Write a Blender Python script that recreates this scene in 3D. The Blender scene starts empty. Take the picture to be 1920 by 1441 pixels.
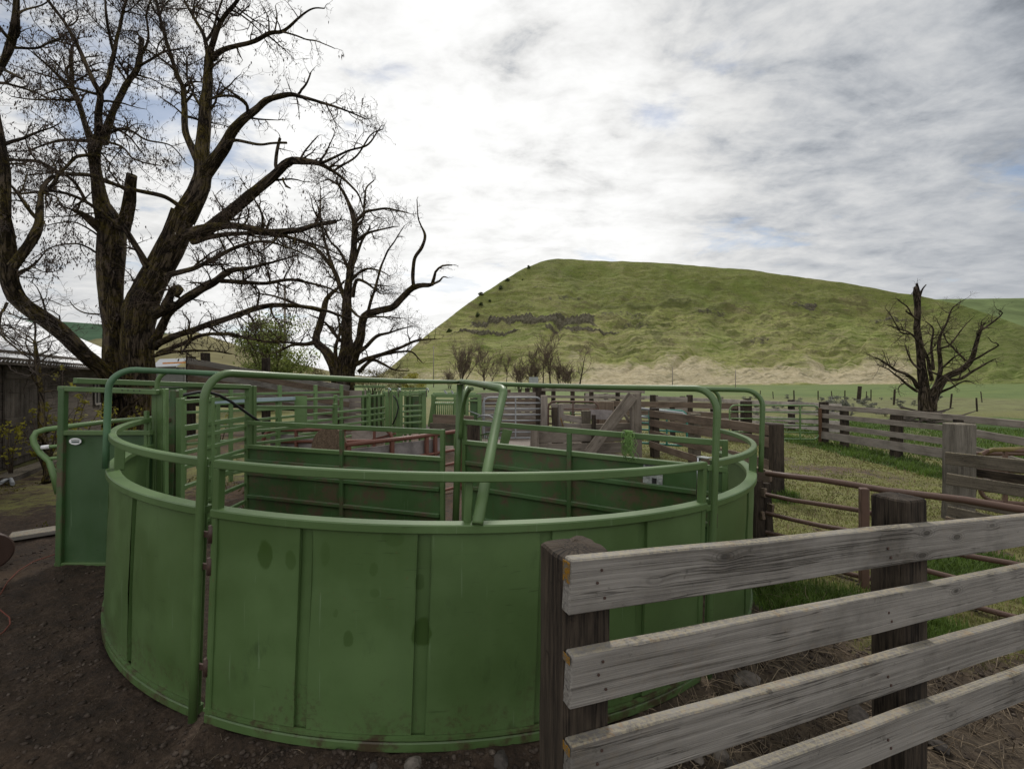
import bpy, bmesh, math, random
import numpy as np
from mathutils import Vector, Matrix, noise as mn

RND = random.Random(11)
NP = np.random.default_rng(5)
C = bpy.context.scene.collection
SC = bpy.context.scene
F, VH, H = 853.0, 712.0, 1.85          # focal length (photo pixels), horizon row, eye height


def at(u, v, Y):
    return Vector(((u - 960) / F * Y, Y, H - (v - VH) / F * Y))


def sstep(a, b, x):
    t = min(1.0, max(0.0, (x - a) / (b - a)))
    return t * t * (3 - 2 * t)


def gz(x, y):
    "height of the yard"
    r = math.hypot(x, y)
    k = 1 - sstep(14, 40, r)
    z = -0.10 * math.tanh((x + 0.66) / 3.0) * k
    return z


def gp(u, v):
    Y = 5.0
    for _ in range(30):
        z = gz((u - 960) / F * Y, Y)
        Y = (H - z) * F / max(1.5, v - VH)
    return Vector(((u - 960) / F * Y, Y, gz((u - 960) / F * Y, Y)))


# ------------------------------------------------------------------ mesh builder
class MB:
    def __init__(s):
        s.v, s.f, s.lc, s.sm = [], [], [], []

    def grid(s, rings, lcs, closed=True, cap=True, smooth=True):
        n = len(rings[0]); b = len(s.v)
        for r, l in zip(rings, lcs):
            s.v.extend([tuple(p) for p in r]); s.lc.extend([tuple(p) for p in l])
        for i in range(len(rings) - 1):
            for j in range(n if closed else n - 1):
                k = (j + 1) % n
                s.f.append((b + i * n + j, b + i * n + k, b + (i + 1) * n + k, b + (i + 1) * n + j)); s.sm.append(smooth)
        if cap and closed:
            s.f.append(tuple(b + j for j in range(n))[::-1]); s.sm.append(False)
            e = b + (len(rings) - 1) * n
            s.f.append(tuple(e + j for j in range(n))); s.sm.append(False)

    def tube(s, pts, rad, k=8, rough=0.0, cap=True):
        pts = [Vector(p) for p in pts]
        if not hasattr(rad, '__len__'):
            rad = [rad] * len(pts)
        t0 = (pts[1] - pts[0]).normalized()
        a = t0.orthogonal().normalized()
        rings, lcs, L = [], [], RND.uniform(0, 50)
        ph = RND.uniform(0, 100)
        for i, p in enumerate(pts):
            t = (pts[min(i + 1, len(pts) - 1)] - pts[max(i - 1, 0)])
            t = t.normalized() if t.length > 1e-9 else t0
            a = (a - t * a.dot(t)); a = a.normalized() if a.length > 1e-6 else t.orthogonal().normalized()
            b = t.cross(a)
            if i: L += (p - pts[i - 1]).length
            ring, lr = [], []
            for j in range(k):
                an = 2 * math.pi * j / k
                r = rad[i]
                if rough:
                    r *= 1 + rough * (mn.noise(Vector((math.cos(an) * 2.2 + ph, math.sin(an) * 2.2, L * 0.9))) + .6 * mn.noise(Vector((math.cos(an) * 5 + ph, math.sin(an) * 5, L * 0.5))))
                ring.append(p + a * (math.cos(an) * r) + b * (math.sin(an) * r))
                lr.append((L, math.cos(an) * r, math.sin(an) * r))
            rings.append(ring); lcs.append(lr)
        s.grid(rings, lcs, True, cap, True)

    def beam(s, p0, p1, w, t, side=None, seg=1, jit=0.0, up=None):
        "rectangular bar, w across (along side axis), t the other way"
        p0, p1 = Vector(p0), Vector(p1); d = (p1 - p0); Ln = d.length; d.normalize()
        if side is None:
            side = Vector((0, 0, 1)) if abs(d.z) < .9 else Vector((1, 0, 0))
        a = Vector(side); a = (a - d * a.dot(d)).normalized(); b = d.cross(a)
        o, o2 = RND.uniform(0, 40), RND.uniform(0, 40)
        rings, lcs = [], []
        for i in range(seg + 1):
            q = i / seg; c = p0 + d * (Ln * q)
            if jit:
                c = c + a * (mn.noise(Vector((q * Ln * .9 + o, 3, 1))) * jit) + b * (mn.noise(Vector((q * Ln * .7 + o, 9, 5))) * jit)
            ring, lr = [], []
            for sx, sy in ((-1, -1), (1, -1), (1, 1), (-1, 1)):
                jw = 1 + (mn.noise(Vector((q * Ln * 3 + o, sx * 7, sy * 3))) * jit * .8 / max(w, .01) if jit else 0)
                ring.append(c + a * (sx * w / 2 * jw) + b * (sy * t / 2)); lr.append((q * Ln + o, sx * w / 2 + o2, sy * t / 2 + o2 * .7))
            rings.append(ring); lcs.append(lr)
        s.grid(rings, lcs, True, True, False)

    def sweep(s, P, A, B, w, h):
        "rectangle w along A, h along B swept along P"
        rings, lcs, L, o = [], [], 0.0, RND.uniform(0, 30)
        for i in range(len(P)):
            if i: L += (P[i] - P[i - 1]).length
            rings.append([P[i] + A[i] * (sx * w / 2) + B[i] * (sy * h / 2) for sx, sy in ((-1, -1), (1, -1), (1, 1), (-1, 1))])
            lcs.append([(L + o, sx * w / 2, sy * h / 2) for sx, sy in ((-1, -1), (1, -1), (1, 1), (-1, 1))])
        s.grid(rings, lcs, True, True, False)

    def poly(s, pts, n, t):
        "flat outline extruded by t along n"
        pts = [Vector(p) for p in pts]; n = Vector(n).normalized(); b = len(s.v); m = len(pts); o = RND.uniform(0, 9)
        e1 = (pts[1] - pts[0]).normalized(); e2 = n.cross(e1)
        for q in (0, 1):
            for p in pts:
                s.v.append(tuple(p + n * (t * (q - .5)))); d = p - pts[0]; s.lc.append((d.dot(e1) + o, d.dot(e2) + o, q * t))
        s.f.append(tuple(range(b, b + m))[::-1]); s.f.append(tuple(range(b + m, b + 2 * m))); s.sm += [False, False]
        for j in range(m):
            k = (j + 1) % m
            s.f.append((b + j, b + k, b + m + k, b + m + j)); s.sm.append(False)

    def build(s, name, mat, parent=None, bevel=0.0, origin=None):
        off = Vector(parent['_w']) if parent is not None and '_w' in parent else Vector((0, 0, 0))
        if parent is None and origin is not None: off = Vector(origin)
        me = bpy.data.meshes.new(name)
        v = np.array(s.v, dtype=np.float64) - np.array(off)
        me.from_pydata([tuple(x) for x in v], [], s.f)
        at_ = me.attributes.new('lc', 'FLOAT_VECTOR', 'POINT')
        at_.data.foreach_set('vector', np.array(s.lc, dtype=np.float32).ravel())
        me.polygons.foreach_set('use_smooth', s.sm)
        me.materials.append(mat); me.update()
        o = bpy.data.objects.new(name, me); C.objects.link(o)
        if parent is not None:
            o.parent = parent
            if parent.type == 'MESH' or '_w' in parent: o['_w'] = tuple(off)
        elif origin is not None:
            o.location = off
        if bevel:
            m = o.modifiers.new('edge', 'BEVEL'); m.width = bevel; m.segments = 1; m.limit_method = 'ANGLE'; m.angle_limit = .9
        return o


def tri_mesh(name, V, Fc, mat, parent=None, attrs=None, smooth=False):
    "numpy verts and faces, one mesh"
    off = np.array(parent['_w']) if parent is not None and '_w' in parent else np.zeros(3)
    me = bpy.data.meshes.new(name); V = np.asarray(V, dtype=np.float32) - off.astype(np.float32)
    n = Fc.shape[1]
    me.vertices.add(len(V)); me.vertices.foreach_set('co', V.ravel())
    me.loops.add(Fc.size); me.loops.foreach_set('vertex_index', Fc.astype(np.int32).ravel())
    me.polygons.add(len(Fc)); me.polygons.foreach_set('loop_start', np.arange(0, Fc.size, n, dtype=np.int32))
    if smooth: me.polygons.foreach_set('use_smooth', np.ones(len(Fc), dtype=bool))
    for k, a in (attrs or {}).items():
        t = me.attributes.new(k, 'FLOAT', 'POINT'); t.data.foreach_set('value', np.asarray(a, dtype=np.float32))
    me.materials.append(mat); me.update(calc_edges=True); me.validate()
    o = bpy.data.objects.new(name, me); C.objects.link(o)
    if parent is not None: o.parent = parent
    return o


def thing(name, label, cat, loc, group=None):
    o = bpy.data.objects.new(name, None); C.objects.link(o); o.empty_display_size = .2
    o.location = loc; o['_w'] = tuple(loc); o['label'] = label; o['category'] = cat
    if group: o['group'] = group
    return o


def tag(o, label, cat, group=None):
    o['label'] = label; o['category'] = cat
    if group: o['group'] = group
    return o


def dup(root, loc, rz=0, sc=1, label=None):
    r = root.copy(); C.objects.link(r); r.location = loc; r.rotation_euler = (0, 0, rz); r.scale = (sc, sc, sc)
    if label: r['label'] = label
    for ch in list(root.children):
        c = ch.copy(); C.objects.link(c); c.parent = r
        for g in list(ch.children):
            d = g.copy(); C.objects.link(d); d.parent = c
    return r


# ------------------------------------------------------------------ materials
class NT:
    def __init__(s, name):
        s.m = bpy.data.materials.new(name); s.m.use_nodes = True; s.t = s.m.node_tree
        s.b = s.t.nodes['Principled BSDF']

    def n(s, typ, **kw):
        x = s.t.nodes.new(typ)
        for k, v in kw.items(): setattr(x, k, v)
        return x

    def l(s, a, b): s.t.links.new(a, b)

    def put(s, sock, val):
        if hasattr(val, 'is_linked'): s.l(val, sock)
        elif val is not None: sock.default_value = val

    def lc(s): return s.n('ShaderNodeAttribute', attribute_name='lc').outputs['Vector']

    def attr(s, k): return s.n('ShaderNodeAttribute', attribute_name=k).outputs['Fac']

    def pos(s): return s.n('ShaderNodeNewGeometry').outputs['Position']

    def nz(s): 
        x = s.n('ShaderNodeSeparateXYZ'); s.l(s.n('ShaderNodeNewGeometry').outputs['Normal'], x.inputs[0]); return x.outputs[2]

    def map(s, vec, sc=(1, 1, 1), loc=(0, 0, 0), rot=(0, 0, 0)):
        x = s.n('ShaderNodeMapping'); s.l(vec, x.inputs[0]); x.inputs['Scale'].default_value = sc
        x.inputs['Location'].default_value = loc; x.inputs['Rotation'].default_value = rot; return x.outputs[0]

    def noise(s, vec, scale=1, detail=4, rough=.55, dist=0, lac=2):
        x = s.n('ShaderNodeTexNoise'); s.l(vec, x.inputs['Vector']); x.inputs['Scale'].default_value = scale
        x.inputs['Detail'].default_value = detail; x.inputs['Roughness'].default_value = rough
        x.inputs['Distortion'].default_value = dist; x.inputs['Lacunarity'].default_value = lac; return x.outputs['Fac']

    def vor(s, vec, scale=1, feature='F1', rand=1):
        x = s.n('ShaderNodeTexVoronoi', feature=feature); s.l(vec, x.inputs['Vector']); x.inputs['Scale'].default_value = scale
        x.inputs['Randomness'].default_value = rand; return x

    def ramp(s, fac, *st):
        x = s.n('ShaderNodeValToRGB'); s.l(fac, x.inputs[0]); e = x.color_ramp.elements
        while len(e) < len(st): e.new(.5)
        for i, (p, c) in enumerate(st):
            e[i].position = p; e[i].color = (*c, 1) if hasattr(c, '__len__') else (c, c, c, 1)
        return x.outputs[0]

    def rng(s, fac, a, b, c=0, d=1, smooth=True):
        x = s.n('ShaderNodeMapRange'); x.interpolation_type = 'SMOOTHSTEP' if smooth else 'LINEAR'; x.clamp = True
        s.put(x.inputs[0], fac)
        for i, q in enumerate((a, b, c, d)): x.inputs[i + 1].default_value = q
        return x.outputs[0]

    def mix(s, fac, a, b, bt='MIX'):
        x = s.n('ShaderNodeMix', data_type='RGBA', blend_type=bt)
        s.put(x.inputs[0], fac)
        for i, q in ((6, a), (7, b)):
            if isinstance(q, tuple) and len(q) == 3: q = (*q, 1)
            s.put(x.inputs[i], q)
        return x.outputs[2]

    def math(s, op, a, b=None, c=None):
        x = s.n('ShaderNodeMath', operation=op); s.put(x.inputs[0], a)
        if b is not None: s.put(x.inputs[1], b)
        if c is not None: s.put(x.inputs[2], c)
        return x.outputs[0]

    def mul(s, a, b): return s.math('MULTIPLY', a, b)

    def fin(s, col, rough=.8, spec=.3, metal=0, bump=None, bs=.3, bd=.01):
        if isinstance(col, tuple): col = (*col, 1)
        s.put(s.b.inputs['Base Color'], col); s.put(s.b.inputs['Roughness'], rough)
        s.b.inputs['Specular IOR Level'].default_value = spec; s.put(s.b.inputs['Metallic'], metal)
        if bump is not None:
            x = s.n('ShaderNodeBump'); x.inputs['Strength'].default_value = bs; x.inputs['Distance'].default_value = bd
            s.l(bump, x.inputs['Height']); s.l(x.outputs[0], s.b.inputs['Normal'])
        return s.m


def sc3(c, k): return tuple(x * k for x in c)


def wood_mat(name, light, dark, lichen=0.0, knots=True, lic=(.30, .15, .02), crack=.55, gl=1.3, gf=110, lo=.32, hi=.72):
    t = NT(name); v = t.lc()
    col = t.noise(t.map(v, (1.1, 9, 9)), 1, 5, .6)
    if knots:
        vo = t.vor(t.map(v, (3.4, 8.5, .35)), 1, rand=.95)
        sc_ = t.n('ShaderNodeSeparateColor'); t.l(vo.outputs['Color'], sc_.inputs[0])
        kd = t.math('ADD', vo.outputs['Distance'], t.rng(sc_.outputs[0], .30, .34, 0, 2.0))
        kn = t.rng(kd, .03, .36, 1, 0)
        vv = t.n('ShaderNodeVectorMath', operation='ADD'); t.l(v, vv.inputs[0])
        cx = t.n('ShaderNodeCombineXYZ'); t.l(t.mul(kn, .016), cx.inputs[1]); t.l(cx.outputs[0], vv.inputs[1]); v2 = vv.outputs[0]
    else: v2 = v
    fine = t.noise(t.map(v2, (gl, gf, gf)), 1, 5, .7, dist=.35 if gl > 2 else 0)
    big = t.noise(t.map(v, (2.3, 3, 3)), 1, 4, .6)
    g = t.ramp(fine, (lo, dark), (hi, light))
    g = t.mix(t.rng(col, .35, .7), g, t.mix(.5, g, sc3(light, 1.15)))
    g = t.mix(t.rng(big, .45, .75, 0, .65), g, sc3(dark, .9))
    ck = t.noise(t.map(v2, (.45, 20, 20)), 1, 3, .5)
    ckm = t.math('MULTIPLY', t.rng(t.math('ABSOLUTE', t.math('SUBTRACT', ck, .5)), .0, .017, 1, 0), t.rng(big, .42, .6))
    g = t.mix(t.mul(ckm, crack), g, sc3(dark, .22))
    if knots:
        ring = t.math('SINE', t.mul(kd, 95.0))
        km = t.rng(kd, .07, .15, 1, 0)
        g = t.mix(t.mul(km, .75), g, sc3(dark, .45))
        g = t.mix(t.mul(t.mul(t.rng(kd, .12, .30, 1, 0), t.rng(ring, -.2, 1)), .55), g, sc3(dark, .6))
    sp = t.noise(t.map(v, (14, 14, 14)), 1, 4, .7)
    g = t.mix(t.rng(sp, .62, .72, 0, .5), g, sc3(dark, .5))
    if lichen:
        p = t.pos(); ln = t.noise(p, 26, 5, .75); l2 = t.noise(p, 3.2, 3)
        up = t.rng(t.nz(), .3, .8, .12, 1)
        m = t.mul(t.mul(t.rng(ln, .50, .62), t.rng(l2, .42, .62)), up)
        g = t.mix(t.mul(m, lichen), g, lic)
        m2 = t.mul(t.rng(t.noise(p, 60, 4, .75), .42, .60), up)
        g = t.mix(t.mul(m2, .6), g, (.33, .29, .20))
    bm = t.math('SUBTRACT', t.math('ADD', fine, t.mul(sp, .4)), t.mul(ckm, 1.6))
    return t.fin(g, .88, .2, bump=bm, bs=.55, bd=.006)


def paint_mat(name, base, dirt=0.15, rust=0.25, stains=None, rough=.38, dirtcol=(.055, .032, .02), fade=.5, smear=False, dirtscale=2.2):
    t = NT(name); p = t.pos()
    a = t.noise(p, 1.3, 5, .6); b = t.noise(t.map(p, (9, 9, .7)), 1, 4, .6); c = t.noise(p, 28, 4, .7)
    g = t.mix(t.rng(a, .35, .7), sc3(base, .86), tuple(x * (1 + .30 * fade) + .008 * fade for x in base))
    g = t.mix(t.rng(b, .45, .75, 0, .35), g, tuple(x * .95 + .012 for x in base))
    g = t.mix(t.rng(c, .55, .8, 0, .18), g, sc3(base, .5))
    # pale scratches running down
    s1 = t.noise(t.map(p, (60, 60, 1.6)), 1, 2, .5)
    g = t.mix(t.mul(t.rng(s1, .70, .74), .3), g, (.20, .27, .17))
    s2 = t.noise(t.map(p, (7, 7, 95), rot=(.12, .2, 0)), 1, 2, .5); s3 = t.noise(p, 1.6, 3)
    g = t.mix(t.mul(t.mul(t.rng(s2, .68, .71), t.rng(s3, .5, .62)), .5), g, sc3(base, .35))
    ru = t.noise(t.map(p, (26, 26, 3.2)), 1, 4, .65); ru2 = t.noise(p, 1.9, 4, .6)
    g = t.mix(t.mul(t.mul(t.rng(ru, .58, .72), t.rng(ru2, .56, .70)), .45 * min(1, rust * 2)), g, (.085, .060, .026))
    if smear:
        w = t.noise(t.map(p, (9, 9, 3.0), rot=(.5, .5, 0)), 1, 5, .7); w2 = t.noise(p, 2.1, 2)
        g = t.mix(t.mul(t.mul(t.rng(w, .52, .66), t.rng(w2, .50, .66)), .55), g, sc3(base, .42))
    if stains:
        v = t.lc(); acc = None
        wob = t.n('ShaderNodeTexNoise'); t.l(v, wob.inputs['Vector']); wob.inputs['Scale'].default_value = 14
        vs = t.n('ShaderNodeVectorMath', operation='MULTIPLY_ADD'); t.l(wob.outputs['Color'], vs.inputs[0]); vs.inputs[1].default_value = (.03, .03, 0); t.l(v, vs.inputs[2])
        for (s0, z0, rx, rz, k) in stains:
            m = t.map(vs.outputs[0], (1 / rx, 1 / rz, 0), (-(s0 + .015) / rx, -(z0 + .015) / rz, 0))
            ln = t.n('ShaderNodeVectorMath', operation='LENGTH'); t.l(m, ln.inputs[0])
            q = t.rng(ln.outputs['Value'], .8, 1.05, k, 0)
            acc = q if acc is None else t.math('MAXIMUM', acc, q)
        g = t.mix(acc, g, (.030, .066, .008))
    d1 = t.noise(p, dirtscale, 6, .68); d2 = t.noise(p, 14, 4, .7)
    dm = t.mul(t.rng(d1, .62 - .3 * dirt, .80 - .3 * dirt), t.rng(d2, .3, .6))
    g = t.mix(t.mul(dm, min(1, .35 + dirt)), g, dirtcol)
    if stains:
        hz = t.n('ShaderNodeSeparateXYZ'); t.l(t.lc(), hz.inputs[0])
        sp = t.noise(p, 34, 5, .75); sp2 = t.noise(p, 3.4, 4, .6)
        lo_ = t.math('ADD', hz.outputs[1], t.mul(t.math('SUBTRACT', sp2, .5), 1.1))
        g = t.mix(t.mul(t.rng(lo_, .02, .30, 1, 0), t.rng(sp, .48, .62, 0, .5)), g, dirtcol)
    r1 = t.noise(p, 45, 3, .6); r2 = t.noise(p, 3.1, 2)
    rm = t.mul(t.rng(r1, .66, .72), t.rng(r2, .48, .62))
    g = t.mix(t.mul(rm, rust), g, (.16, .06, .025))
    ro = t.rng(a, .3, .7, rough - .06, rough + .16)
    return t.fin(g, ro, .48, bump=t.math('ADD', t.mul(c, .4), t.mul(a, 1.0)), bs=.12, bd=.004)


def bark_mat(name, c1, c2, moss=.6, mosscol=(.085, .062, .010)):
    t = NT(name); v = t.lc(); p = t.pos()
    r = t.noise(t.map(v, (2.2, 16, 16)), 1, 5, .65, dist=.6)
    f = t.noise(p, 30, 4, .7)
    rid = t.math('ABSOLUTE', t.math('SUBTRACT', t.noise(t.map(v, (1.5, 7.5, 7.5)), 1, 4, .6, dist=.8), .5)); fur = t.rng(rid, .0, .085)
    g = t.ramp(t.math('ADD', t.mul(r, .7), t.mul(f, .3)), (.36, c2), (.64, c1)); g = t.mix(fur, sc3(c2, .8), g)
    m = t.mul(t.rng(t.noise(p, 2.2, 5, .7), .42, .6), t.rng(t.noise(p, 17, 3, .7), .36, .58))
    m = t.mul(m, t.rng(t.nz(), -.6, .5, .35, 1))
    g = t.mix(t.mul(m, moss), g, mosscol)
    return t.fin(g, .95, .1, bump=t.math('ADD', t.math('ADD', r, t.mul(fur, 1.4)), t.mul(f, .3)), bs=1.0, bd=.04)


def plain(name, col, rough=.8, spec=.2, var=.25, scale=8, metal=0, bs=.2):
    t = NT(name); p = t.pos(); n = t.noise(p, scale, 5, .65)
    g = t.mix(t.rng(n, .3, .7), sc3(col, 1 - var), sc3(col, 1 + var))
    return t.fin(g, rough, spec, metal, bump=n, bs=bs, bd=.01)


GREEN = (.076, .134, .042)
M = {}
M['green'] = paint_mat('green_paint', GREEN, .08, .25, smear=False)
M['green_base'] = paint_mat('green_paint_base', GREEN, .55, .4, dirtscale=7)
M['green_door'] = paint_mat('green_paint_door', (.034, .080, .026), .12, .3)
M['green_dark'] = paint_mat('green_paint_gate', (.048, .104, .032), .58, .8, dirtscale=3.6, dirtcol=(.105, .068, .045))
M['green_alley'] = paint_mat('green_paint_alley', (.115, .195, .070), .12, .2)
M['blue_pipe'] = paint_mat('worn_pipe', (.060, .135, .065), .05, .2, fade=1.2)
M['teal'] = paint_mat('teal_paint', (.03, .16, .12), .05, .1)
M['wood'] = wood_mat('weathered_board', (.280, .263, .240), (.078, .070, .062), .36, lo=.32, hi=.66)
M['wood_far'] = wood_mat('weathered_board_far', (.33, .29, .26), (.12, .10, .085), .35, knots=False)
M['wood_brown'] = wood_mat('brown_board', (.20, .150, .115), (.060, .042, .032), .7, knots=False, lic=(.22, .12, .02))
M['tie'] = wood_mat('railroad_tie', (.082, .063, .046), (.009, .007, .006), .0, knots=False, crack=.9, gl=5, gf=75, lo=.40, hi=.74)
M['tie_lichen'] = wood_mat('mossy_tie', (.150, .128, .100), (.036, .030, .024), .8, knots=False, lic=(.13, .105, .03), gl=3)
M['barn'] = wood_mat('barn_board', (.155, .132, .113), (.038, .031, .026), .1, knots=False)
M['wood_post'] = wood_mat('grey_post', (.20, .18, .155), (.050, .043, .036), .2, knots=False, gl=4, gf=70)
M['wood_mid'] = wood_mat('mid_board', (.245, .21, .178), (.080, .066, .055), .3, knots=False)
M['rust'] = paint_mat('rusty_pipe', (.105, .058, .040), .2, .6, rough=.6, dirtcol=(.05, .03, .022), fade=.3)
M['red'] = paint_mat('red_pipe', (.150, .055, .036), .1, .4, rough=.5, fade=.4)
M['galv'] = paint_mat('galvanised_pipe', (.27, .28, .29), .1, .2, rough=.45)
M['sheet_grey'] = plain('grey_sheet', (.24, .215, .21), .7, .3, .25, 5)
M['bark'] = bark_mat('bark', (.125, .096, .070), (.016, .012, .009), .9, (.110, .085, .018))
M['bark_dead'] = bark_mat('bark_dead', (.150, .115, .090), (.022, .017, .013), .35, (.07, .055, .012))
M['twig'] = plain('twig_bark', (.075, .056, .042), .9, .1, .3, 12)
M['twig_far'] = plain('twig_bark_far', (.135, .098, .078), .9, .1, .25, 3)
M['twig_grey'] = plain('twig_bark_grey', (.085, .070, .060), .9, .1, .3, 6)
M['pod'] = plain('seed_pod', (.045, .030, .022), .7, .2, .3, 9)
M['tin'] = plain('bleached_plank', (.35, .31, .28), .8, .2, .3, 4)
M['white'] = plain('white_scrap', (.75, .75, .76), .5, .3, .08, 9)
M['black'] = plain('black_rubber', (.015, .015, .016), .6, .3, .2, 9)
M['chrome'] = plain('bright_steel', (.55, .57, .6), .3, .5, .1, 9, 1)
M['hose'] = plain('red_hose', (.11, .028, .016), .8, .4, .15, 9)
M['twine'] = plain('green_twine', (.17, .29, .085), .6, .3, .25, 40)
M['drum'] = paint_mat('rusty_drum', (.055, .028, .020), .3, .6, rough=.6)
M['ply'] = plain('brown_board_end', (.15, .105, .075), .9, .1, .35, 55, bs=.5)

# ------------------------------------------------------------------ the crowding tub
TC = Vector((-.663, 5.294, 0)); TR = 3.02
TN = Vector((.033, .004, 1)).normalized()
TE1 = Vector((1, 0, -.033)).normalized(); TE2 = TN.cross(TE1)


def T(th, k, r=TR):
    return TC + (TE1 * math.cos(th) + TE2 * math.sin(th)) * r + TN * k


def rad_dir(th): return TE1 * math.cos(th) + TE2 * math.sin(th)


def px(p): return (960 + F * p.x / p.y, VH - F * (p.z - H) / p.y)


def th_at(u, k=1.0, r=TR, near=True):
    best = None
    for i in range(7200):
        th = math.radians(180 + i * .05)
        if near and not (205 <= math.degrees(th) <= 350): continue
        if not near and 205 < math.degrees(th) < 350: continue
        d = abs(px(T(th, k, r))[0] - u)
        if best is None or d < best[0]: best = (d, th)
    return best[1]


def arc(t0, t1, k, r, n):
    th = [t0 + (t1 - t0) * i / n for i in range(n + 1)]
    return [T(x, k, r) for x in th], [rad_dir(x) for x in th], [TN] * (n + 1)


TH_L, TH_R = math.radians(197), math.radians(361.5)
th_a, th_b = th_at(372, .6, TR + .04), th_at(1333, .8, TR + .04)
tub = thing('crowding_tub', 'big round green sheet metal cattle crowding tub with overhead pipe bows', 'livestock tub', (TC.x, TC.y, 0))


def stain_lc(u, v):
    "where a mark on the sheet sits: arc length and height"
    best = None
    for i in range(1200):
        th = math.radians(205 + i * .12)
        p = T(th, 0, TR); uu = px(p)[0]
        if best is None or abs(uu - u) < best[0]: best = (abs(uu - u), th, p)
    Y = best[2].y
    return best[1] * TR, (H - (v - VH) / F * Y) + .033 * (best[2].x - TC.x)


ST = []
for (u, v, ru, rv, k) in ((490, 1042, 17, 27, .75), (537, 1052, 12, 18, .5), (784, 1188, 18, 27, .85), (776, 1096, 9, 16, .55), (648, 1197, 11, 14, .55), (380, 1180, 9, 46, .8),
                          (726, 1010, 22, 16, .3), (690, 1068, 9, 14, .35), (696, 1112, 9, 9, .3), (624, 1150, 5, 8, .3), (722, 1370, 9, 14, .25), (600, 1040, 10, 24, .25)):
    s0, z0 = stain_lc(u, v); Y = 2.35
    ST.append((s0, z0, ru * Y / F, rv * Y / F, k))
M['green_tub'] = paint_mat('green_paint_tub', GREEN, .05, .22, stains=ST, smear=True)


def sheet_arc(t0, t1, k0, k1, r, thick=.004):
    "thin curved sheet with slight oil canning"
    mb = MB(); n = max(8, int(abs(t1 - t0) * r / .035)); m = 22
    for side in (0, 1):
        rings, lcs = [], []
        for j in range(m + 1):
            k = k0 + (k1 - k0) * j / m; row, lr = [], []
            for i in range(n + 1):
                th = t0 + (t1 - t0) * i / n
                w = .010 * mn.noise(Vector((th * 3.2, k * 1.6, 3.3))) + .004 * mn.noise(Vector((th * 9, k * 5, 7)))
                edge = min(1, 6 * min(j, m - j) / m)
                row.append(T(th, k, r + w * edge + thick * side)); lr.append((th * TR, k, 0))
            rings.append(row); lcs.append(lr)
        if side == 0: rings = [q[::-1] for q in rings]; lcs = [q[::-1] for q in lcs]
        mb.grid(rings, lcs, False, False, True)
    for th in (t0, t1):
        ka = [k0 + (k1 - k0) * j / m for j in range(m + 1)]
        a = [T(th, k, r) for k in ka]; b = [T(th, k, r + thick) for k in ka]
        if th == t0: a, b = b, a
        mb.grid([a, b], [[(th * TR, k, 0) for k in ka]] * 2, False, False, False)
    return mb


def curved_panel(t0, t1, stiff, mat):
    sh = sheet_arc(t0, t1, .03, 1.09, TR).build('curved_panel', mat, tub)
    n = max(10, int((t1 - t0) / math.radians(1.6)))
    for nm, k, r, w, h in (('top_rail', 1.363, TR + .015, .044, .046), ('rim', 1.107, TR + .006, .080, .046), ('base_channel', .03, TR + .006, .065, .05)):
        mb = MB(); P, A, B = arc(t0, t1, k, r, n); mb.sweep(P, A, B, w, h)
        mb.build(nm, M['green_base' if nm == 'base_channel' else 'green'], sh, .006)
    if True:
        mb = MB(); P, A, B = arc(t0, t1, .075, TR + .03, n); mb.sweep(P, A, B, .022, .016); mb.build('base_lip', M['green_base'], sh)
    q = .034 / TR
    ed = [t0 + .04 / TR] + sorted(stiff) + [t1 - .04 / TR]
    for e in range(len(ed) - 1):
        a, b_ = ed[e] + (q if e else 0), ed[e + 1] - (q if e < len(ed) - 2 else 0)
        sheet_arc(a, b_, .085, 1.083, TR + .005, .020).build('sheet', mat, sh)
    for th in (t0, t1):
        mb = MB(); sg = .022 / TR * (1 if th == t0 else -1)
        mb.beam(T(th + sg, .0, TR + .012), T(th + sg, 1.345, TR + .012), .040, .048, side=rad_dir(th).cross(TN))
        mb.build('panel_post', M['green'], sh, .006)
    return sh


g1, g2 = .058 / TR, .062 / TR
curved_panel(TH_L, th_a - .006, [th_at(203, .6), th_at(257, .6)], M['green_tub'])
curved_panel(th_a + g1, th_b - g2, [th_at(u, .6) for u in (574, 792, 1016, 1195)], M['green_tub'])
curved_panel(th_b + g2 * .6, TH_R, [th_at(1392, .6)], M['green_tub'])

BOW_K = 1.845


def smooth_pts(P, m=5):
    out, n = [], len(P)
    for i in range(n - 1):
        p0, p1, p2, p3 = P[max(i - 1, 0)], P[i], P[i + 1], P[min(i + 2, n - 1)]
        for j in range(m):
            t = j / m; out.append(.5 * ((2 * p1) + (p2 - p0) * t + (2 * p0 - 5 * p1 + 4 * p2 - p3) * t * t + (3 * p1 - p0 - 3 * p2 + p3) * t ** 3))
    return out + [P[-1]]


def bow(th, foot_k, r=TR + .05, rr=.15, rad=.0215, mat='green', kb=BOW_K, lean=0.0, inner=.03):
    pts = []
    tang = rad_dir(th).cross(TN) * -1
    for q in (0, .25, .5, .75, 1): pts.append(T(th, foot_k + (kb - rr - foot_k) * q, r) + tang * (lean * q))
    for i in range(1, 9):
        a = math.pi / 2 * i / 8
        pts.append(T(th, kb - rr + rr * math.sin(a), r - rr + rr * math.cos(a)) + tang * lean)
    n = 14
    for i in range(1, n + 1):
        q = i / n
        sag = .012 * math.sin(q * math.pi)
        pts.append(T(th, kb + (1.825 - kb) * q - sag, (r - rr) * (1 - q) + inner * q) + tang * (lean * (1 - q)))
    mb = MB(); mb.tube(pts, rad, 16)
    return mb.build('overhead_bow', M[mat], tub)


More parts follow.
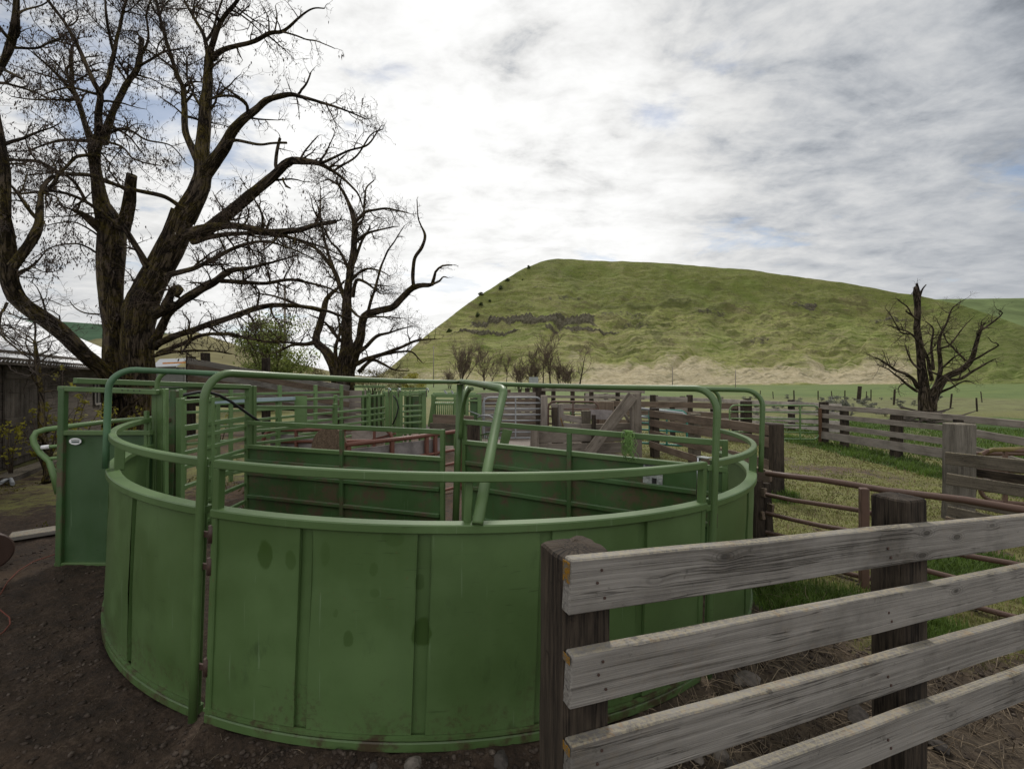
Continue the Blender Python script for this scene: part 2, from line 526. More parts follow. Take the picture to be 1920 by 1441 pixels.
def sleeve(o, th, k0, k1, r=TR + .03, w=.058, off=0.0):
    mb = MB(); t = rad_dir(th).cross(TN)
    mb.beam(T(th, k0, r) + t * off, T(th, k1, r) + t * off, w, w, side=t)
    mb.build('sleeve', M['green'], o, .005)


th_f = th_at(897, 1.1)
b = bow(th_a, -.06); 
b = bow(th_b, -.06)
mb = MB(); fpt = [(895, 983, 2.27), (903, 940, 2.34), (914, 880, 2.50), (927, 812, 2.76), (938, 760, 2.98), (943, 741, 3.06), (943, 732, 3.10), (937, 727.5, 3.18), (925, 725, 3.4), (905, 721, 3.85), (885, 717.5, 4.45), (864, 715, 5.26)]
mb.tube(smooth_pts([at(*p) for p in fpt]), .029, 16); b = mb.build('overhead_bow', M['green'], tub)
sleeve(b, th_f, 1.125, 1.36, TR - .035, .042, .055)
th_l = th_at(196, 1.2, TR); th_l = min(th_l, math.radians(222))
b = bow(th_l, 1.13, TR + .045, .15, .0215, 'blue_pipe'); sleeve(b, th_l, 1.12, 1.32, TR - .03, .06, -.05)
th_r = math.radians(336.5)
b = bow(th_r, 1.12, TR + .085); sleeve(b, th_r, 1.12, 1.32, TR + .02, .06, 0)
b = bow(math.radians(196), .2, TR - .02, .13)
b = bow(math.radians(360.5), .2, TR + .02, .15, .0215)
# latch hardware in the gaps between panels
for th in (th_a, th_b):
    for k in (.25, .78, .95):
        mb = MB(); mb.tube([T(th + .020, k, TR + .03), T(th + .020, k + .09, TR + .03)], .016, 8)
        mb.beam(T(th - .004, k + .04, TR + .035), T(th + .022, k + .04, TR + .03), .03, .012)
        mb.build('latch', M['drum'], tub)
for th in (th_a, th_b):
    for k in (1.09, 1.345):
        mb = MB(); mb.beam(T(th - .020, k, TR + .032), T(th + .004, k, TR + .045), .036, .010); mb.build('bracket', M['green'], tub, .003)
mb = MB(); mb.beam(T(th_b - .012, 1.40, TR - .02), T(th_b + .012, 1.40, TR - .02), .075, .006, side=rad_dir(th_b))
mb.tube([T(th_b, 1.1, TR - .06), T(th_b, 1.40, TR - .06)], .012, 8); mb.build('pin', M['chrome'], tub)

mb = MB(); mb.tube([T(0, -.05, 0), T(0, .9, 0), T(0, 1.80, 0)], .040, 14); mb.build('centre_post', M['green'], tub)
# curved braces from the centre post to the bows
for th, kk in ((th_f, 1.28), (math.radians(70), 1.5)):
    pts = []
    for i in range(11):
        a = math.pi / 2 * i / 10
        pts.append(T(th + .25, 1.18 + .58 * math.sin(a), .07 + .38 * (1 - math.cos(a))))
    mb = MB(); mb.tube(pts, .021, 10); mb.build('brace', M['green'], tub)


def crowd_gate(p0, p1, zr, zs, ups, ribs, label=None):
    "flat sheeted gate from p0 (hinge) to p1; heights above the tub floor"
    p0, p1 = Vector(p0), Vector(p1); d = (p1 - p0); d.z = 0; L = d.length; d.normalize(); n = Vector((-d.y, d.x, 0))
    if n.y > 0: n = -n            # n faces the camera

    def q(s, z, o=0): 
        p = p0 + (p1 - p0) * (s / L); return Vector((p.x, p.y, p.z + z)) + n * o
    mb = MB(); rings, lcs = [], []
    for off in (.0, -.006):
        rows, ls = [], []
        for j in range(13):
            z = .06 + (zs - .06) * j / 12
            rows.append([q(L * i / 40, z, off + .006 * mn.noise(Vector((i * .25, z * 3, 5)))) for i in range(41)]); ls.append([(L * i / 40, z, 0) for i in range(41)])
        if off == 0: mb.grid(rows, ls, False, False)
        else: mb.grid([r[::-1] for r in rows], [r[::-1] for r in ls], False, False)
    g = mb.build('crowd_gate', M['green_dark'], tub)
    for nm, z, h, dp in (('gate_rail', zr - .03, .055, .045), ('gate_rim', zs, .05, .06), ('gate_base', .05, .06, .05)):
        mb = MB(); mb.beam(q(0, z), q(L, z), h, dp); mb.build(nm, M['green' if nm != 'gate_base' else 'green_dark'], g, .005)
    for s in (0.02, L - .02):
        mb = MB(); mb.beam(q(s, .0), q(s, zr), .05, .05, side=d); mb.build('gate_upright', M['green'], g, .005)
    for s in ups:
        mb = MB(); mb.beam(q(s, .06, .027), q(s, zr - .055, .027), .045, .05, side=d); mb.build('gate_upright', M['green_dark'], g, .005)
    for z in ribs:
        mb = MB(); mb.beam(q(.05, z, .022), q(L - .05, z, .022), .05, .045); mb.build('gate_rib', M['green_dark'], g, .008)
    return g, q


PL0 = at(833, 712, 5.20); PL0.z = .0
PL1 = at(461, 712, 6.0); PL1.z = .03
g, q = crowd_gate(PL0, PL1, 1.285, .945, [1.35], [.30, .60, .76])
PR0 = at(868, 712, 5.28); PR0.z = .0
PR1 = at(1364, 712, 4.08); PR1.z = -.085
g2_, qr = crowd_gate(PR0, PR1, 1.395, 1.13, [1.30], [.28, .62, .90])
Lr = (PR1 - PR0).length
# maker's plate on the gate, worn beyond reading
mb = MB(); mb.beam(qr(Lr * .735, 1.02, .012), qr(Lr * .80, 1.02, .012), .20, .006); dpl = mb.build('data_plate', plain('worn_plate', (.26, .27, .26), .6, .3, .45, 30), g2_)
mb = MB()
for dz in (.075, .05, .02): mb.beam(qr(Lr * .742, 1.02 + dz, .018), qr(Lr * .793, 1.02 + dz, .018), .008, .004)
mb.beam(qr(Lr * .765, .955, .018), qr(Lr * .78, .955, .018), .05, .004)
mb.build('plate_marks', M['black'], dpl)
# twine on the gate rail
tw = thing('baling_twine', 'bright green clump of baling twine hanging from the gate rail', 'twine', qr(Lr * .69, 1.40))
mb = MB()
for i in range(64):
    s0 = Lr * .69 + RND.gauss(0, .022); pts = []
    x, o = s0, .045 + RND.uniform(0, .02); ln = RND.uniform(.12, .30); ph = RND.uniform(0, 6)
    for j in range(7):
        z = 1.42 - ln * j / 6
        pts.append(qr(x + .045 * math.sin(ph + j * 1.1) * (j / 6 + .2), z, o + .02 * math.sin(ph * 2 + j)))
    mb.tube(pts, .0024, 4)
for i in range(5):
    pts = [qr(Lr * .69 + .03 * math.cos(a) * .7, 1.368 + .038 * math.sin(a), .0 + .05 * math.cos(a + i)) for a in [k * .7 + i for k in range(10)]]
    mb.tube(pts, .004, 4)
mb.build('strands', M['twine'], tw)

# ------------------------------------------------------------------ generic fences, panels, gates
def ground(p): return Vector((p.x, p.y, gz(p.x, p.y)))


def rail_panel(name, label, cat, A, B, zs, posts, ztop, mat, rw=.042, rt=.042, pw=.06, group=None, pmat=None, round_=False, base=None):
    "A, B ground points; rails at heights zs, posts at fractions"
    A, B = Vector(A), Vector(B); t = thing(name, label, cat, ground((A + B) / 2), group)
    d = (B - A).normalized(); side = Vector((0, 0, 1))
    for z in zs:
        za, zb = z if isinstance(z, tuple) else (z, z)
        mb = MB(); a = Vector((A.x, A.y, za)); b = Vector((B.x, B.y, zb))
        if round_: mb.tube([a, a.lerp(b, .33), a.lerp(b, .66), b], rw / 2, 10)
        else: mb.beam(a, b, rw, rt)
        mb.build('rail', M[mat], t, 0 if round_ else .004)
    for s in posts:
        p = A.lerp(B, s); mb = MB()
        if round_: mb.tube([(p.x, p.y, gz(p.x, p.y) - .1), (p.x, p.y, ztop)], pw / 2, 10)
        else: mb.beam((p.x, p.y, gz(p.x, p.y) - .05), (p.x, p.y, ztop), pw, pw, side=d)
        mb.build('post', M[pmat or mat], t, 0 if round_ else .005)
    return t


def pipe_gate(name, label, A, B, zt, zb, nr, ups, mat, r=.022, group=None, cr=.18, rr=None):
    "rounded-corner tube gate"
    A, B = Vector(A), Vector(B); t = thing(name, label, 'gate', ground((A + B) / 2), group); d = (B - A); L = d.length; d.normalize()
    P = lambda s, z: Vector((A.x + d.x * s, A.y + d.y * s, z))
    pts = []
    for (cs, cz, a0) in ((cr, zt - cr, 90), (cr, zb + cr, 180), (L - cr, zb + cr, 270), (L - cr, zt - cr, 0)):
        for k in range(6):
            an = math.radians(a0 + (90 * k / 5)); pts.append(P(cs + cr * math.cos(an), cz + cr * math.sin(an)))
    pts.append(pts[0]); mb = MB(); mb.tube(pts, r, 10, cap=False); mb.build('frame', M[mat], t)
    for i in range(nr):
        z = zb + (zt - zb) * (i + 1) / (nr + 1); mb = MB(); mb.tube([P(0, z), P(L / 2, z), P(L, z)], rr or r * .85, 8); mb.build('rail', M[mat], t)
    for s in ups:
        mb = MB(); mb.beam(P(s * L, zb), P(s * L, zt), .035, r * 2.4, side=d); mb.build('upright', M[mat], t)
    return t


def plank_fence(name, label, A, B, boards, posts, mat='wood_far', pmat='tie', bw=.15, bt=.04, off=-1, group=None, cat='fence', psz=.16, jit=.012):
    """A, B ground points; boards: (s0, s1, z0, z1, width[, drop side]); posts: (s, ztop, size)"""
    A, B = Vector(A), Vector(B); t = thing(name, label, cat, ground((A + B) / 2), group)
    d = (B - A); d.z = 0; L = d.length; d.normalize(); n = Vector((-d.y, d.x, 0))
    if n.dot(Vector((0, 0, 0)) - A) < 0: n = -n
    n = n * (-off)
    for bd in boards:
        s0, s1, z0, z1, w = bd[:5]; m = M[bd[5]] if len(bd) > 5 else M[mat]
        a = A + d * (L * s0) + n * (psz / 2 + bt / 2 + RND.uniform(0, .004)); b = A + d * (L * s1) + n * (psz / 2 + bt / 2)
        mb = MB(); mb.beam((a.x, a.y, z0), (b.x, b.y, z1), w, bt, seg=max(2, int(L * abs(s1 - s0) / .25)), jit=jit)
        mb.build('rail', m, t, .005)
    for pd in posts:
        s, zt, sz = pd[:3]; m = M[pd[3]] if len(pd) > 3 else M[pmat]
        p = A + d * (L * s); lean = Vector((RND.gauss(0, .012), RND.gauss(0, .012), 0)); mb = MB()
        mb.beam((p.x, p.y, gz(p.x, p.y) - .15), Vector((p.x, p.y, zt)) + lean, sz, sz * RND.uniform(.85, 1.1), side=d, seg=8, jit=.012)
        mb.build('post', m, t, .012)
    return t


def gxy(u, Y): 
    x = (u - 960) / F * Y; return Vector((x, Y, gz(x, Y)))


# ------------------------------------------------------------------ slide gate frame and track (left of the tub)
FY = 4.38
sg = thing('slide_gate', 'tall green slide gate with a solid lower sheet and an oval white sticker', 'gate', gxy(200, FY))
mb = MB(); mb.beam(at(113, 1062, FY), at(119, 726, FY), .058, .058, side=(1, 0, 0)); mb.build('post', M['green_dark'], sg, .006)
mb = MB(); mb.beam(at(111, 728, FY), at(296, 735, FY + .03), .048, .05); mb.build('beam', M['green'], sg, .005)
mb = MB()
for i in range(4): mb.tube([at(229 + i * 11, 731.2 + i * .4, FY - .027), at(229 + i * 11, 731.2 + i * .4, FY - .023)], .006, 10)
mb.build('pin_holes', M['black'], sg)
mb = MB(); rows, ls = [], []
for j in range(15):
    q = j / 14; rows.append([at(109 + (284 - 109) * i / 24 - (q * 4), 812 + (1060 - 812) * q, FY + .01 + .008 * mn.noise(Vector((i * .3, j * .3, 2)))) for i in range(25)]); ls.append([(i * .05, q, 0) for i in range(25)])
mb.grid(rows, ls, False, False); mb.grid([[p + Vector((0, .012, 0)) for p in r][::-1] for r in rows], ls, False, False)
door = mb.build('door_sheet', M['green_door'], sg)
for v in (811, 1058):
    mb = MB(); mb.beam(at(110 - (v - 811) * .02, v, FY), at(284, v, FY), .045, .045); mb.build('door_rail', M['green'], door, .004)
mb = MB(); mb.beam(at(275, 770, FY), at(275, 1050, FY), .03, .04, side=(1, 0, 0)); mb.build('door_stile', M['green'], door, .004)
mb = MB(); mb.poly([at(141 + 11.5 * math.cos(a), 827 + 6.3 * math.sin(a), FY - .009) for a in [k * math.pi / 12 for k in range(24)]][::-1], (0, -1, 0), .003)
stk = mb.build('sticker', M['white'], door)
mb = MB()
for (v, a, b, h) in ((825.2, 133.5, 149, .007), (828.6, 134, 148.5, .012)): mb.beam(at(a, v, FY - .0125), at(b, v, FY - .0125), h, .002)
mb.build('sticker_print', plain('dark_print', (.03, .06, .05), .6, .2), stk)
for u0, u1, w, k in ((292, 291, .050, 'green'), (303, 301, .055, 'green'), (311, 310, .03, 'green_alley')):
    mb = MB(); a = at(u0, 728, FY + .1); b_ = gxy(u1, FY + .1); mb.beam(b_, a, w, .05, side=(1, 0, 0)); mb.build('post', M[k], sg, .005)

tr = thing('gate_track', 'long green steel track beam running level over the slide gate', 'track beam', gxy(300, 5.1))
mb = MB(); mb.beam(at(140, 713.5, 4.30), at(468, 725, 6.05), .055, .06); mb.build('beam', M['green'], tr, .005)
mb = MB(); mb.beam(at(205, 729, 4.55), at(462, 727.5, 6.10), .03, .05); mb.build('lower_beam', M['green_dark'], tr, .005)
for u, Y in ((466, 6.05), (474, 6.12)):
    mb = MB(); mb.beam(gxy(u, Y), at(u, 723, Y), .075, .065, side=(1, 0, 0)); mb.build('post', M['green'], tr, .006)
mb = MB(); mb.beam(at(318, 1010, 4.75), at(327, 731, 4.75), .07, .05, side=(1, 0, 0)); mb.build('lever', M['green_dark'], tr, .005)
mb = MB(); mb.beam(gxy(337, 4.85), at(337, 729, 4.85), .045, .045, side=(1, 0, 0)); mb.build('post', M['green_alley'], tr, .005)
mb = MB(); mb.beam(at(330, 775, 4.8), at(313, 790, 4.7), .03, .03); mb.build('handle', M['rust'], tr)
hs = thing('hose', 'black rubber hose arching between the green posts of the alley', 'hose', gxy(400, 5.5))
hp = [(297, 760, 4.7), (318, 750, 4.8), (345, 740, 4.95), (370, 735, 5.1), (392, 735, 5.25), (412, 741, 5.4), (432, 752, 5.6), (452, 766, 5.8), (470, 779, 5.95), (487, 790, 6.1)]
mb = MB(); mb.tube([at(*p) for p in hp], .018, 8); mb.build('tube', M['black'], hs)

# alley panels
PN = 'green railed alley panels'
A1 = gxy(338, 4.75); A2 = gxy(458, 5.98)
rail_panel('alley_panel', 'green railed panel between the slide gate and the tall hinge post', 'corral panel', A1, A2, [1.62, 1.35, 1.23, 1.08, .93, .72, .48, .25], [.42, .0], 1.66, 'green_alley', group=PN)
rail_panel('alley_panel', 'low green railed panel joined to the tall post behind the left crowd gate', 'corral panel', gxy(470, 6.1), gxy(628, 7.5), [(1.49, 1.40), (1.16, 1.12), (.99, .96), .7, .45], [1.0], 1.46, 'green', group=PN)
D0, D1 = gxy(380, 6.4), gxy(722, 10.5)
pd = rail_panel('alley_panel', 'long pale green alley side with a small plate leading to the upright cluster', 'corral panel', D0, D1, [1.50, (1.22, 1.21), (1.09, 1.08), (.94, .95), .7, .45], [.05, .30, .62, .86], 1.56, 'green_alley', group=PN)
mb = MB(); mb.beam(at(564, 742, 7.9), at(564, 800, 7.9), .21, .02, side=(1, 0, .0)); mb.build('plate', M['green_alley'], pd)
mb = MB(); mb.beam(at(398, 753, 6.25), at(552, 746.5, 7.9), .055, .05); mb.build('rail', plain('pale_blue_paint', (.33, .42, .45), .5, .3, .15, 5), pd)
rail_panel('alley_panel', 'green alley side with four rails standing behind the pale long one', 'corral panel', gxy(345, 7.4), gxy(640, 9.4), [1.60, (1.32, 1.3), 1.05, .8, .5], [.0, .25, .55, .8, 1], 1.75, 'green_alley', group=PN)
rail_panel('alley_panel', 'short green railed panel between the upright cluster and the squeeze chute', 'corral panel', gxy(752, 10.6), gxy(796, 11.0), [1.50, 1.24, 1.11, .99, .84, .6, .35], [0, .92, 1.0], 1.60, 'green_alley', group=PN)
cl = thing('sorting_gate', 'cluster of tall pale green uprights with a looped cable in the alley', 'gate', gxy(737, 10.5))
for u, Y, w, vt in ((726, 10.45, .09, 735), (733, 10.5, .05, 731), (739, 10.55, .06, 738), (746, 10.5, .085, 733), (750.5, 10.48, .04, 731)):
    mb = MB(); mb.beam(gxy(u, Y), at(u, vt, Y), w, .06, side=(1, 0, 0)); mb.build('upright', M['green_alley'], cl, .005)
mb = MB(); mb.tube([at(737, 741, 10.4), at(744, 750, 10.4), at(747, 764, 10.4), at(743, 781, 10.4), at(736, 796, 10.4)], .016, 8); mb.build('cable', M['black'], cl)
mb = MB(); mb.beam(at(718, 736, 10.45), at(800, 735, 10.9), .05, .05); mb.build('beam', M['green_alley'], cl, .004)
for u, Y in ((729, 10.4), (747, 10.4), (800, 10.8)):
    mb = MB(); mb.tube([at(u, 744, Y), at(u - .5, 731, Y), at(u + 1, 727.5, Y), at(u + 3, 729, Y), at(u + 3.4, 735, Y)], .013, 8); mb.build('cane_bolt', M['chrome'], cl)

# squeeze chute
sq = thing('squeeze_chute', 'green cattle squeeze chute with vertical side bars and solid end sheet', 'cattle chute', gxy(855, 12))
ch_f, ch_b = 11.6, 12.9
for u, Y, w in ((812, ch_f, .09), (853, ch_f, .06), (876, ch_f, .07), (899, ch_f, .10), (815, ch_b, .08), (890, ch_b, .08)):
    mb = MB(); mb.beam(gxy(u, Y), at(u, 739, Y), w, .07, side=(1, 0, 0)); mb.build('post', M['green_alley'], sq, .006)
mb = MB(); mb.beam(at(805, 800, 11.5), at(814, 741, 11.5), .08, .05, side=(1, 0, 0)); mb.build('lever', M['green'], sq, .005)
for a, b_, h in (((811, 741, ch_f), (901, 742, ch_f), .09), ((813, 750, ch_f), (900, 751, ch_f), .05), ((812, 738, ch_b), (892, 738, ch_b), .07), ((815, 757, ch_f), (880, 757, ch_f), .05), ((815, 779, ch_f), (880, 780, ch_f), .06), ((813, 805, ch_f), (899, 805, ch_f), .08)):
    mb = MB(); mb.beam(at(*a), at(*b_), h, .06); mb.build('beam', M['green_alley'], sq, .005)
for i in range(11):
    u = 817 + i * 3.6; mb = MB(); mb.tube([at(u, 782, ch_f), at(u, 757, ch_f), at(u, 754, ch_f + .12)], .018, 6); mb.build('side_bar', M['green_alley'], sq)
for i in range(6):
    u = 858 + i * 3.4; mb = MB(); mb.tube([at(u, 790, ch_f + .2), at(u, 757, ch_f + .2), at(u + 1, 752, ch_f + .3)], .022, 6); mb.build('side_bar', M['green'], sq)
mb = MB(); mb.beam(at(889, 746, ch_f + .05), at(889, 800, ch_f + .05), .21, .02, side=(1, 0, 0)); mb.build('end_sheet', M['green_dark'], sq)
mb = MB(); mb.beam(at(832, 786, ch_f + .1), at(832, 835, ch_f + .1), .52, .02, side=(1, 0, 0)); mb.build('side_sheet', M['green_dark'], sq)
mb = MB(); mb.tube([at(879, 770, ch_f - .1), at(890, 774, ch_f - .3), at(900, 778, ch_f - .4)], .016, 6); mb.tube([at(895, 782, ch_f - .3), at(905, 778, ch_f - .35), at(918, 779, ch_f - .4), at(932, 788, ch_f - .4)], .02, 8)
mb.build('handle', M['galv'], sq)
for a, b_ in (((838, 738), (833, 732)), ((846, 732), (850, 738))):
    mb = MB(); mb.beam(at(*a, ch_f + .3), at(*b_, ch_f + .3), .04, .04); mb.build('head_catch', M['galv'], sq)
# dark sheeted alley beyond
sh = thing('sheeted_panel', 'dark green solid sheet panel with close uprights far down the alley', 'corral panel', gxy(700, 13))
mb = MB(); mb.beam(at(697, 741, 13), at(697, 815, 13), .60, .02, side=(1, 0, 0)); mb.build('sheet', M['green_dark'], sh)
mb = MB(); mb.beam(at(777, 742, 13.2), at(777, 812, 13.2), .48, .02, side=(1, 0, 0)); mb.build('sheet', M['green_dark'], sh)
for u, Y in ((681, 12.9), (689, 12.95), (694, 12.9), (703, 12.95), (711, 12.9), (719, 12.9), (760, 13.1), (769, 13.1), (787, 13.1)):
    mb = MB(); mb.beam(gxy(u, Y), at(u, 732, Y), .06, .06, side=(1, 0, 0)); mb.build('upright', M['green'], sh, .005)
mb = MB(); mb.beam(at(664, 724.5, 12.9), at(722, 725, 12.9), .06, .06); mb.build('beam', M['green'], sh, .005)
mb = MB(); mb.beam(at(722, 729, 12.9), at(800, 728, 13.1), .05, .06); mb.build('beam', M['green'], sh, .005)
# feed trough like head gate lying beyond the pivot
hg = thing('head_gate', 'small green barred head gate panel lying tilted on bare ground', 'gate', gxy(925, 10.2))
mb = MB(); mb.beam(at(902, 815, 10.0), at(950, 806, 9.6), .03, .04)
for i in range(9): mb.beam(at(899 + i * 3.8, 817 - i * .8, 10.0), at(901 + i * 3.6, 835, 9.9), .018, .018, side=(1, 0, 0))
mb.build('bars', M['green_dark'], hg)
mb = MB(); mb.poly([at(943, 803, 9.6), at(961, 807, 9.6), at(953, 834, 9.6), at(936, 834, 9.6)], (0, -1, 0), .02); mb.build('sheet', M['green'], hg)

# red gates, grey sheet, rounded board
rg = thing('red_gate', 'long rusty red pipe gate backed by a grey sheet behind the green crowd gate', 'gate', gxy(760, 6.8))
ra, rb = at(648, 835, 5.95), at(872, 806, 7.7)
for z in (1.0, .70, .48, .28, .08):
    mb = MB(); mb.tube([(ra.x, ra.y, z), ((ra.x + rb.x) / 2, (ra.y + rb.y) / 2, z - .01), (rb.x, rb.y, z)], .032 if z > .9 else .024, 10); mb.build('rail', M['red'], rg)
for s in (.02, .33, .62, .70, .97):
    p = ra.lerp(rb, s); mb = MB(); mb.beam((p.x, p.y, gz(p.x, p.y)), (p.x, p.y, .98), .055, .04, side=(rb - ra)); mb.build('upright', M['red'], rg)
mb = MB(); d = (rb - ra); d.z = 0; d.normalize(); nb = Vector((-d.y, d.x, 0)) * .05
for i in range(5):
    s0, s1 = .04 + i * .155, .04 + i * .155 + .153; a, b_ = ra.lerp(rb, s0) + nb, ra.lerp(rb, s1) + nb
    mb.beam((a.x, a.y, .52 + RND.uniform(-.01, .01)), (b_.x, b_.y, .52), .80, .012)
mb.build('sheet', M['sheet_grey'], rg)
rg2 = pipe_gate('red_gate', 'red pipe gate with a rounded corner and a grey plank behind it', gxy(494, 7.7), gxy(735, 7.9), 1.0, .2, 3, [.25, .62, .86], 'red', .032)
mb = MB(); mb.beam(at(508, 826, 7.8), at(600, 831, 7.8), .24, .03); mb.build('plank', M['sheet_grey'], rg2)
mb = MB(); mb.beam(at(660, 817, 8.0), at(735, 815, 8.0), .16, .03); mb.build('plank', M['tin'], rg2)
mb = MB(); mb.beam(at(668, 832, 8.0), at(742, 812, 7.95), .03, .03); mb.build('brace', M['red'], rg2)
rbd = thing('rounded_board', 'brown board with a rounded top standing upright behind the left crowd gate', 'board', gxy(617, 6.05))
pts = [at(586, 905, 6.05)] + [at(618 - 33 * math.cos(a), 838 - 38 * math.sin(a), 6.05) for a in [k * math.pi / 14 for k in range(15)]] + [at(651, 905, 6.05)]
for p in (pts[0], pts[-1]): p.z = gz(p.x, p.y) - .02
mb = MB(); mb.poly(pts, (0, -1, 0), .04); mb.build('panel', M['ply'], rbd, .006)
bsc = thing('board_scrap', 'short mossy brown plank panel beside the squeeze chute', 'board', gxy(838, 10.6))
mb = MB(); mb.beam(at(812, 785, 10.7), at(888, 788, 10.5), .21, .04, seg=4, jit=.01); mb.build('plank', M['wood_brown'], bsc, .005)
mb = MB(); mb.beam(at(806, 800, 10.7), at(872, 803, 10.5), .19, .04, seg=4, jit=.01); mb.build('plank', M['tie_lichen'], bsc, .005)
mb = MB(); mb.beam(gxy(886, 9.4) - Vector((0, 0, .1)), at(886, 790, 9.4), .30, .26, side=(1, 0, 0), seg=6, jit=.02); mb.build('post', M['tie'], bsc, .02)
# arched pipe panel at far left
ag = thing('pipe_fence', 'green pipe panel with a bent rounded end beside the slide gate', 'corral panel', gxy(90, 5.9))
mb = MB(); mb.tube([at(*p) for p in ((300, 782, 7.6), (200, 790, 6.6), (130, 799, 6.1), (85, 805, 5.9), (68, 810, 5.85), (62, 820, 5.8), (64, 832, 5.8), (76, 850, 5.8), (92, 864, 5.8), (100, 890, 5.8), (109, 925, 5.8))], .034, 12); mb.build('frame', M['green_alley'], ag)
for pp, k in (([(77, 839, 5.8), (96, 837, 5.85), (150, 832, 6.1), (300, 815, 7.5)], 'green_alley'), ([(90, 860, 5.8), (96, 859, 5.8), (150, 855, 6.1)], 'green_alley'), ([(93, 881, 5.8), (115, 881, 5.9), (150, 880, 6.1)], 'green_alley')):
    mb = MB(); mb.tube([at(*p) for p in pp], .022, 8); mb.build('rail', M[k], ag)
mb = MB(); mb.tube([at(77, 838.7, 5.79), at(92, 837.2, 5.83)], .027, 10); mb.build('tape', M['white'], ag)

# ------------------------------------------------------------------ front wooden fence
FA, FB = Vector((.1555, 1.30, 0)), Vector((2.667, 2.37, 0))
fd = FB - FA; FL = fd.length; fd.normalize(); fn = Vector((fd.y, -fd.x, 0))     # fn faces the camera
ff = thing('plank_fence', 'weathered grey four-board plank fence on thick dark posts in the foreground', 'fence', ground(FA.lerp(FB, .5)))
# (v at left end, v at u=1920): top and bottom edge of each board
EX = 1.5
for i, (vl, vr, wl) in enumerate(((1047, 964, 101), (1222, 1058, 100), (1390, 1154, 101), (1556, 1249, 100))):
    zl = H - (vl - VH) / F * FA.y; zr = H - (vr - VH) / F * FB.y; w = .154
    p0 = FA + fd * 0.0; p1 = FA + fd * (FL * EX); zr2 = zl + (zr - zl) * EX
    if i == 1: p0 = p0 + fd * .004
    mb = MB(); mb.beam((p0.x, p0.y, zl - w / 2), (p1.x, p1.y, zr2 - w / 2), w * RND.uniform(.97, 1.03), .042, seg=48, jit=.006)
    o = mb.build('rail', M['wood'], ff, .0045)
    # nail heads where the board meets the posts, lichen on the sawn end
    mb = MB()
    for s, zz in ((.09, .55), (.115, .25), (.105, .78), (1.50, .5), (1.52, .25)):
        q = p0 + fd * s + fn * .021; z = zl - w + w * zz + (zr - zl) * (s / FL)
        mb.tube([(q.x, q.y, z), (q.x + fn.x * .003, q.y + fn.y * .003, z)], .0042 if s < 1 else .006, 8)
    mb.build('nail', M['drum'], o)
t = NT('orange_lichen'); p = t.pos(); n = t.noise(p, 70, 5, .75); g = t.mix(t.rng(n, .44, .54), (.16, .14, .11), (.30, .155, .022)); M['lichen'] = t.fin(t.mix(t.rng(t.noise(p, 300, 2), .5, .7), g, (.12, .07, .02)), .95, .05, bump=n, bs=.6)
M['lichen_grey'] = plain('end_grain', (.17, .15, .115), .95, .05, .35, 160, bs=.6)


def big_post(s, ztop, w, dp, rot, parent, back=.021):
    c = FA + fd * s - fn * (back + dp / 2)
    a = Vector((fd.x * math.cos(rot) - fd.y * math.sin(rot), fd.x * math.sin(rot) + fd.y * math.cos(rot), 0)); b = Vector((-a.y, a.x, 0))
    mb = MB(); rings, lcs = [], []; n = 26; o = RND.uniform(0, 20); m = 6
    z0 = gz(c.x, c.y) - .2
    for i in range(n + 1):
        z = z0 + (ztop - z0) * i / n; ring, lr = [], []
        for e in range(4):
            for j in range(m):
                t = j / m * 2 - 1
                x, y = ((t, -1), (1, t), (-t, 1), (-1, -t))[e]
                ch = .93 if abs(t) > .95 else 1
                jt = .006 * mn.noise(Vector((x * 3 + o, y * 3, z * 2))) + .0035 * mn.noise(Vector((x * 14 + o, y * 14, z * 3)))
                ring.append(c + a * (x * (w / 2 + jt) * ch) + b * (y * (dp / 2 + jt) * ch) + Vector((0, 0, z + (.006 * mn.noise(Vector((x * 4, y * 4, o))) if i == n else 0)))); lr.append((z + o, x * w / 2, y * dp / 2))
        rings.append(ring); lcs.append(lr)
    # weathered crown
    top = [[c + (p - c - Vector((0, 0, p.z - c.z))) * q + Vector((0, 0, p.z - c.z + dz)) for p in rings[-1]] for q, dz in ((.93, .008), (.5, .010))]
    rings += top; lcs += [lcs[-1], lcs[-1]]
    mb.grid(rings, lcs, True, True, False)
    return mb.build('post', M['tie'], parent, .0)


big_post(.085, 1.322, .172, .16, .0, ff)
big_post(1.815, 1.305, .148, .155, -.16, ff)
big_post(3.70, 1.16, .16, .16, .05, ff)
for i, (v0, v1) in enumerate(((1049, 1090), (1224, 1240), (1392, 1410))):
    e = FA - fd * .0008; mb = MB()
    z0, z1 = H - (v0 - VH) / F * FA.y, H - (v1 - VH) / F * FA.y
    mb.beam((e.x, e.y, z1), (e.x, e.y, z0 - .003), .036, .002, side=(fn.x, fn.y, 0)); mb.build('lichen_patch', M['lichen'], ff)

# ------------------------------------------------------------------ rusty pipe fence on the right
rp = thing('pipe_fence', 'low rusty brown pipe fence with five rails behind the grey plank fence', 'fence', gxy(1620, 4.3))
ra, rb = gxy(1436, 5.02), gxy(1990, 3.45)
for z in (.83, .585, .375, .165, -.035):
    mb = MB(); pts = [ra.lerp(rb, q / 8) for q in range(9)]
    mb.tube([(p.x, p.y, z + .008 * math.sin(q * 1.7 + z * 5)) for q, p in enumerate(pts)], .031 if z > .8 else .023, 12); mb.build('rail', M['rust'], rp)
for u in (1620, 1975):
    Y = 4.3 if u < 1700 else 3.5
    p = gxy(u, Y); mb = MB(); mb.beam(p - Vector((0, 0, .1)), (p.x, p.y, .83), .07, .07, side=(1, -.3, 0)); mb.build('post', M['rust'], rp, .008)

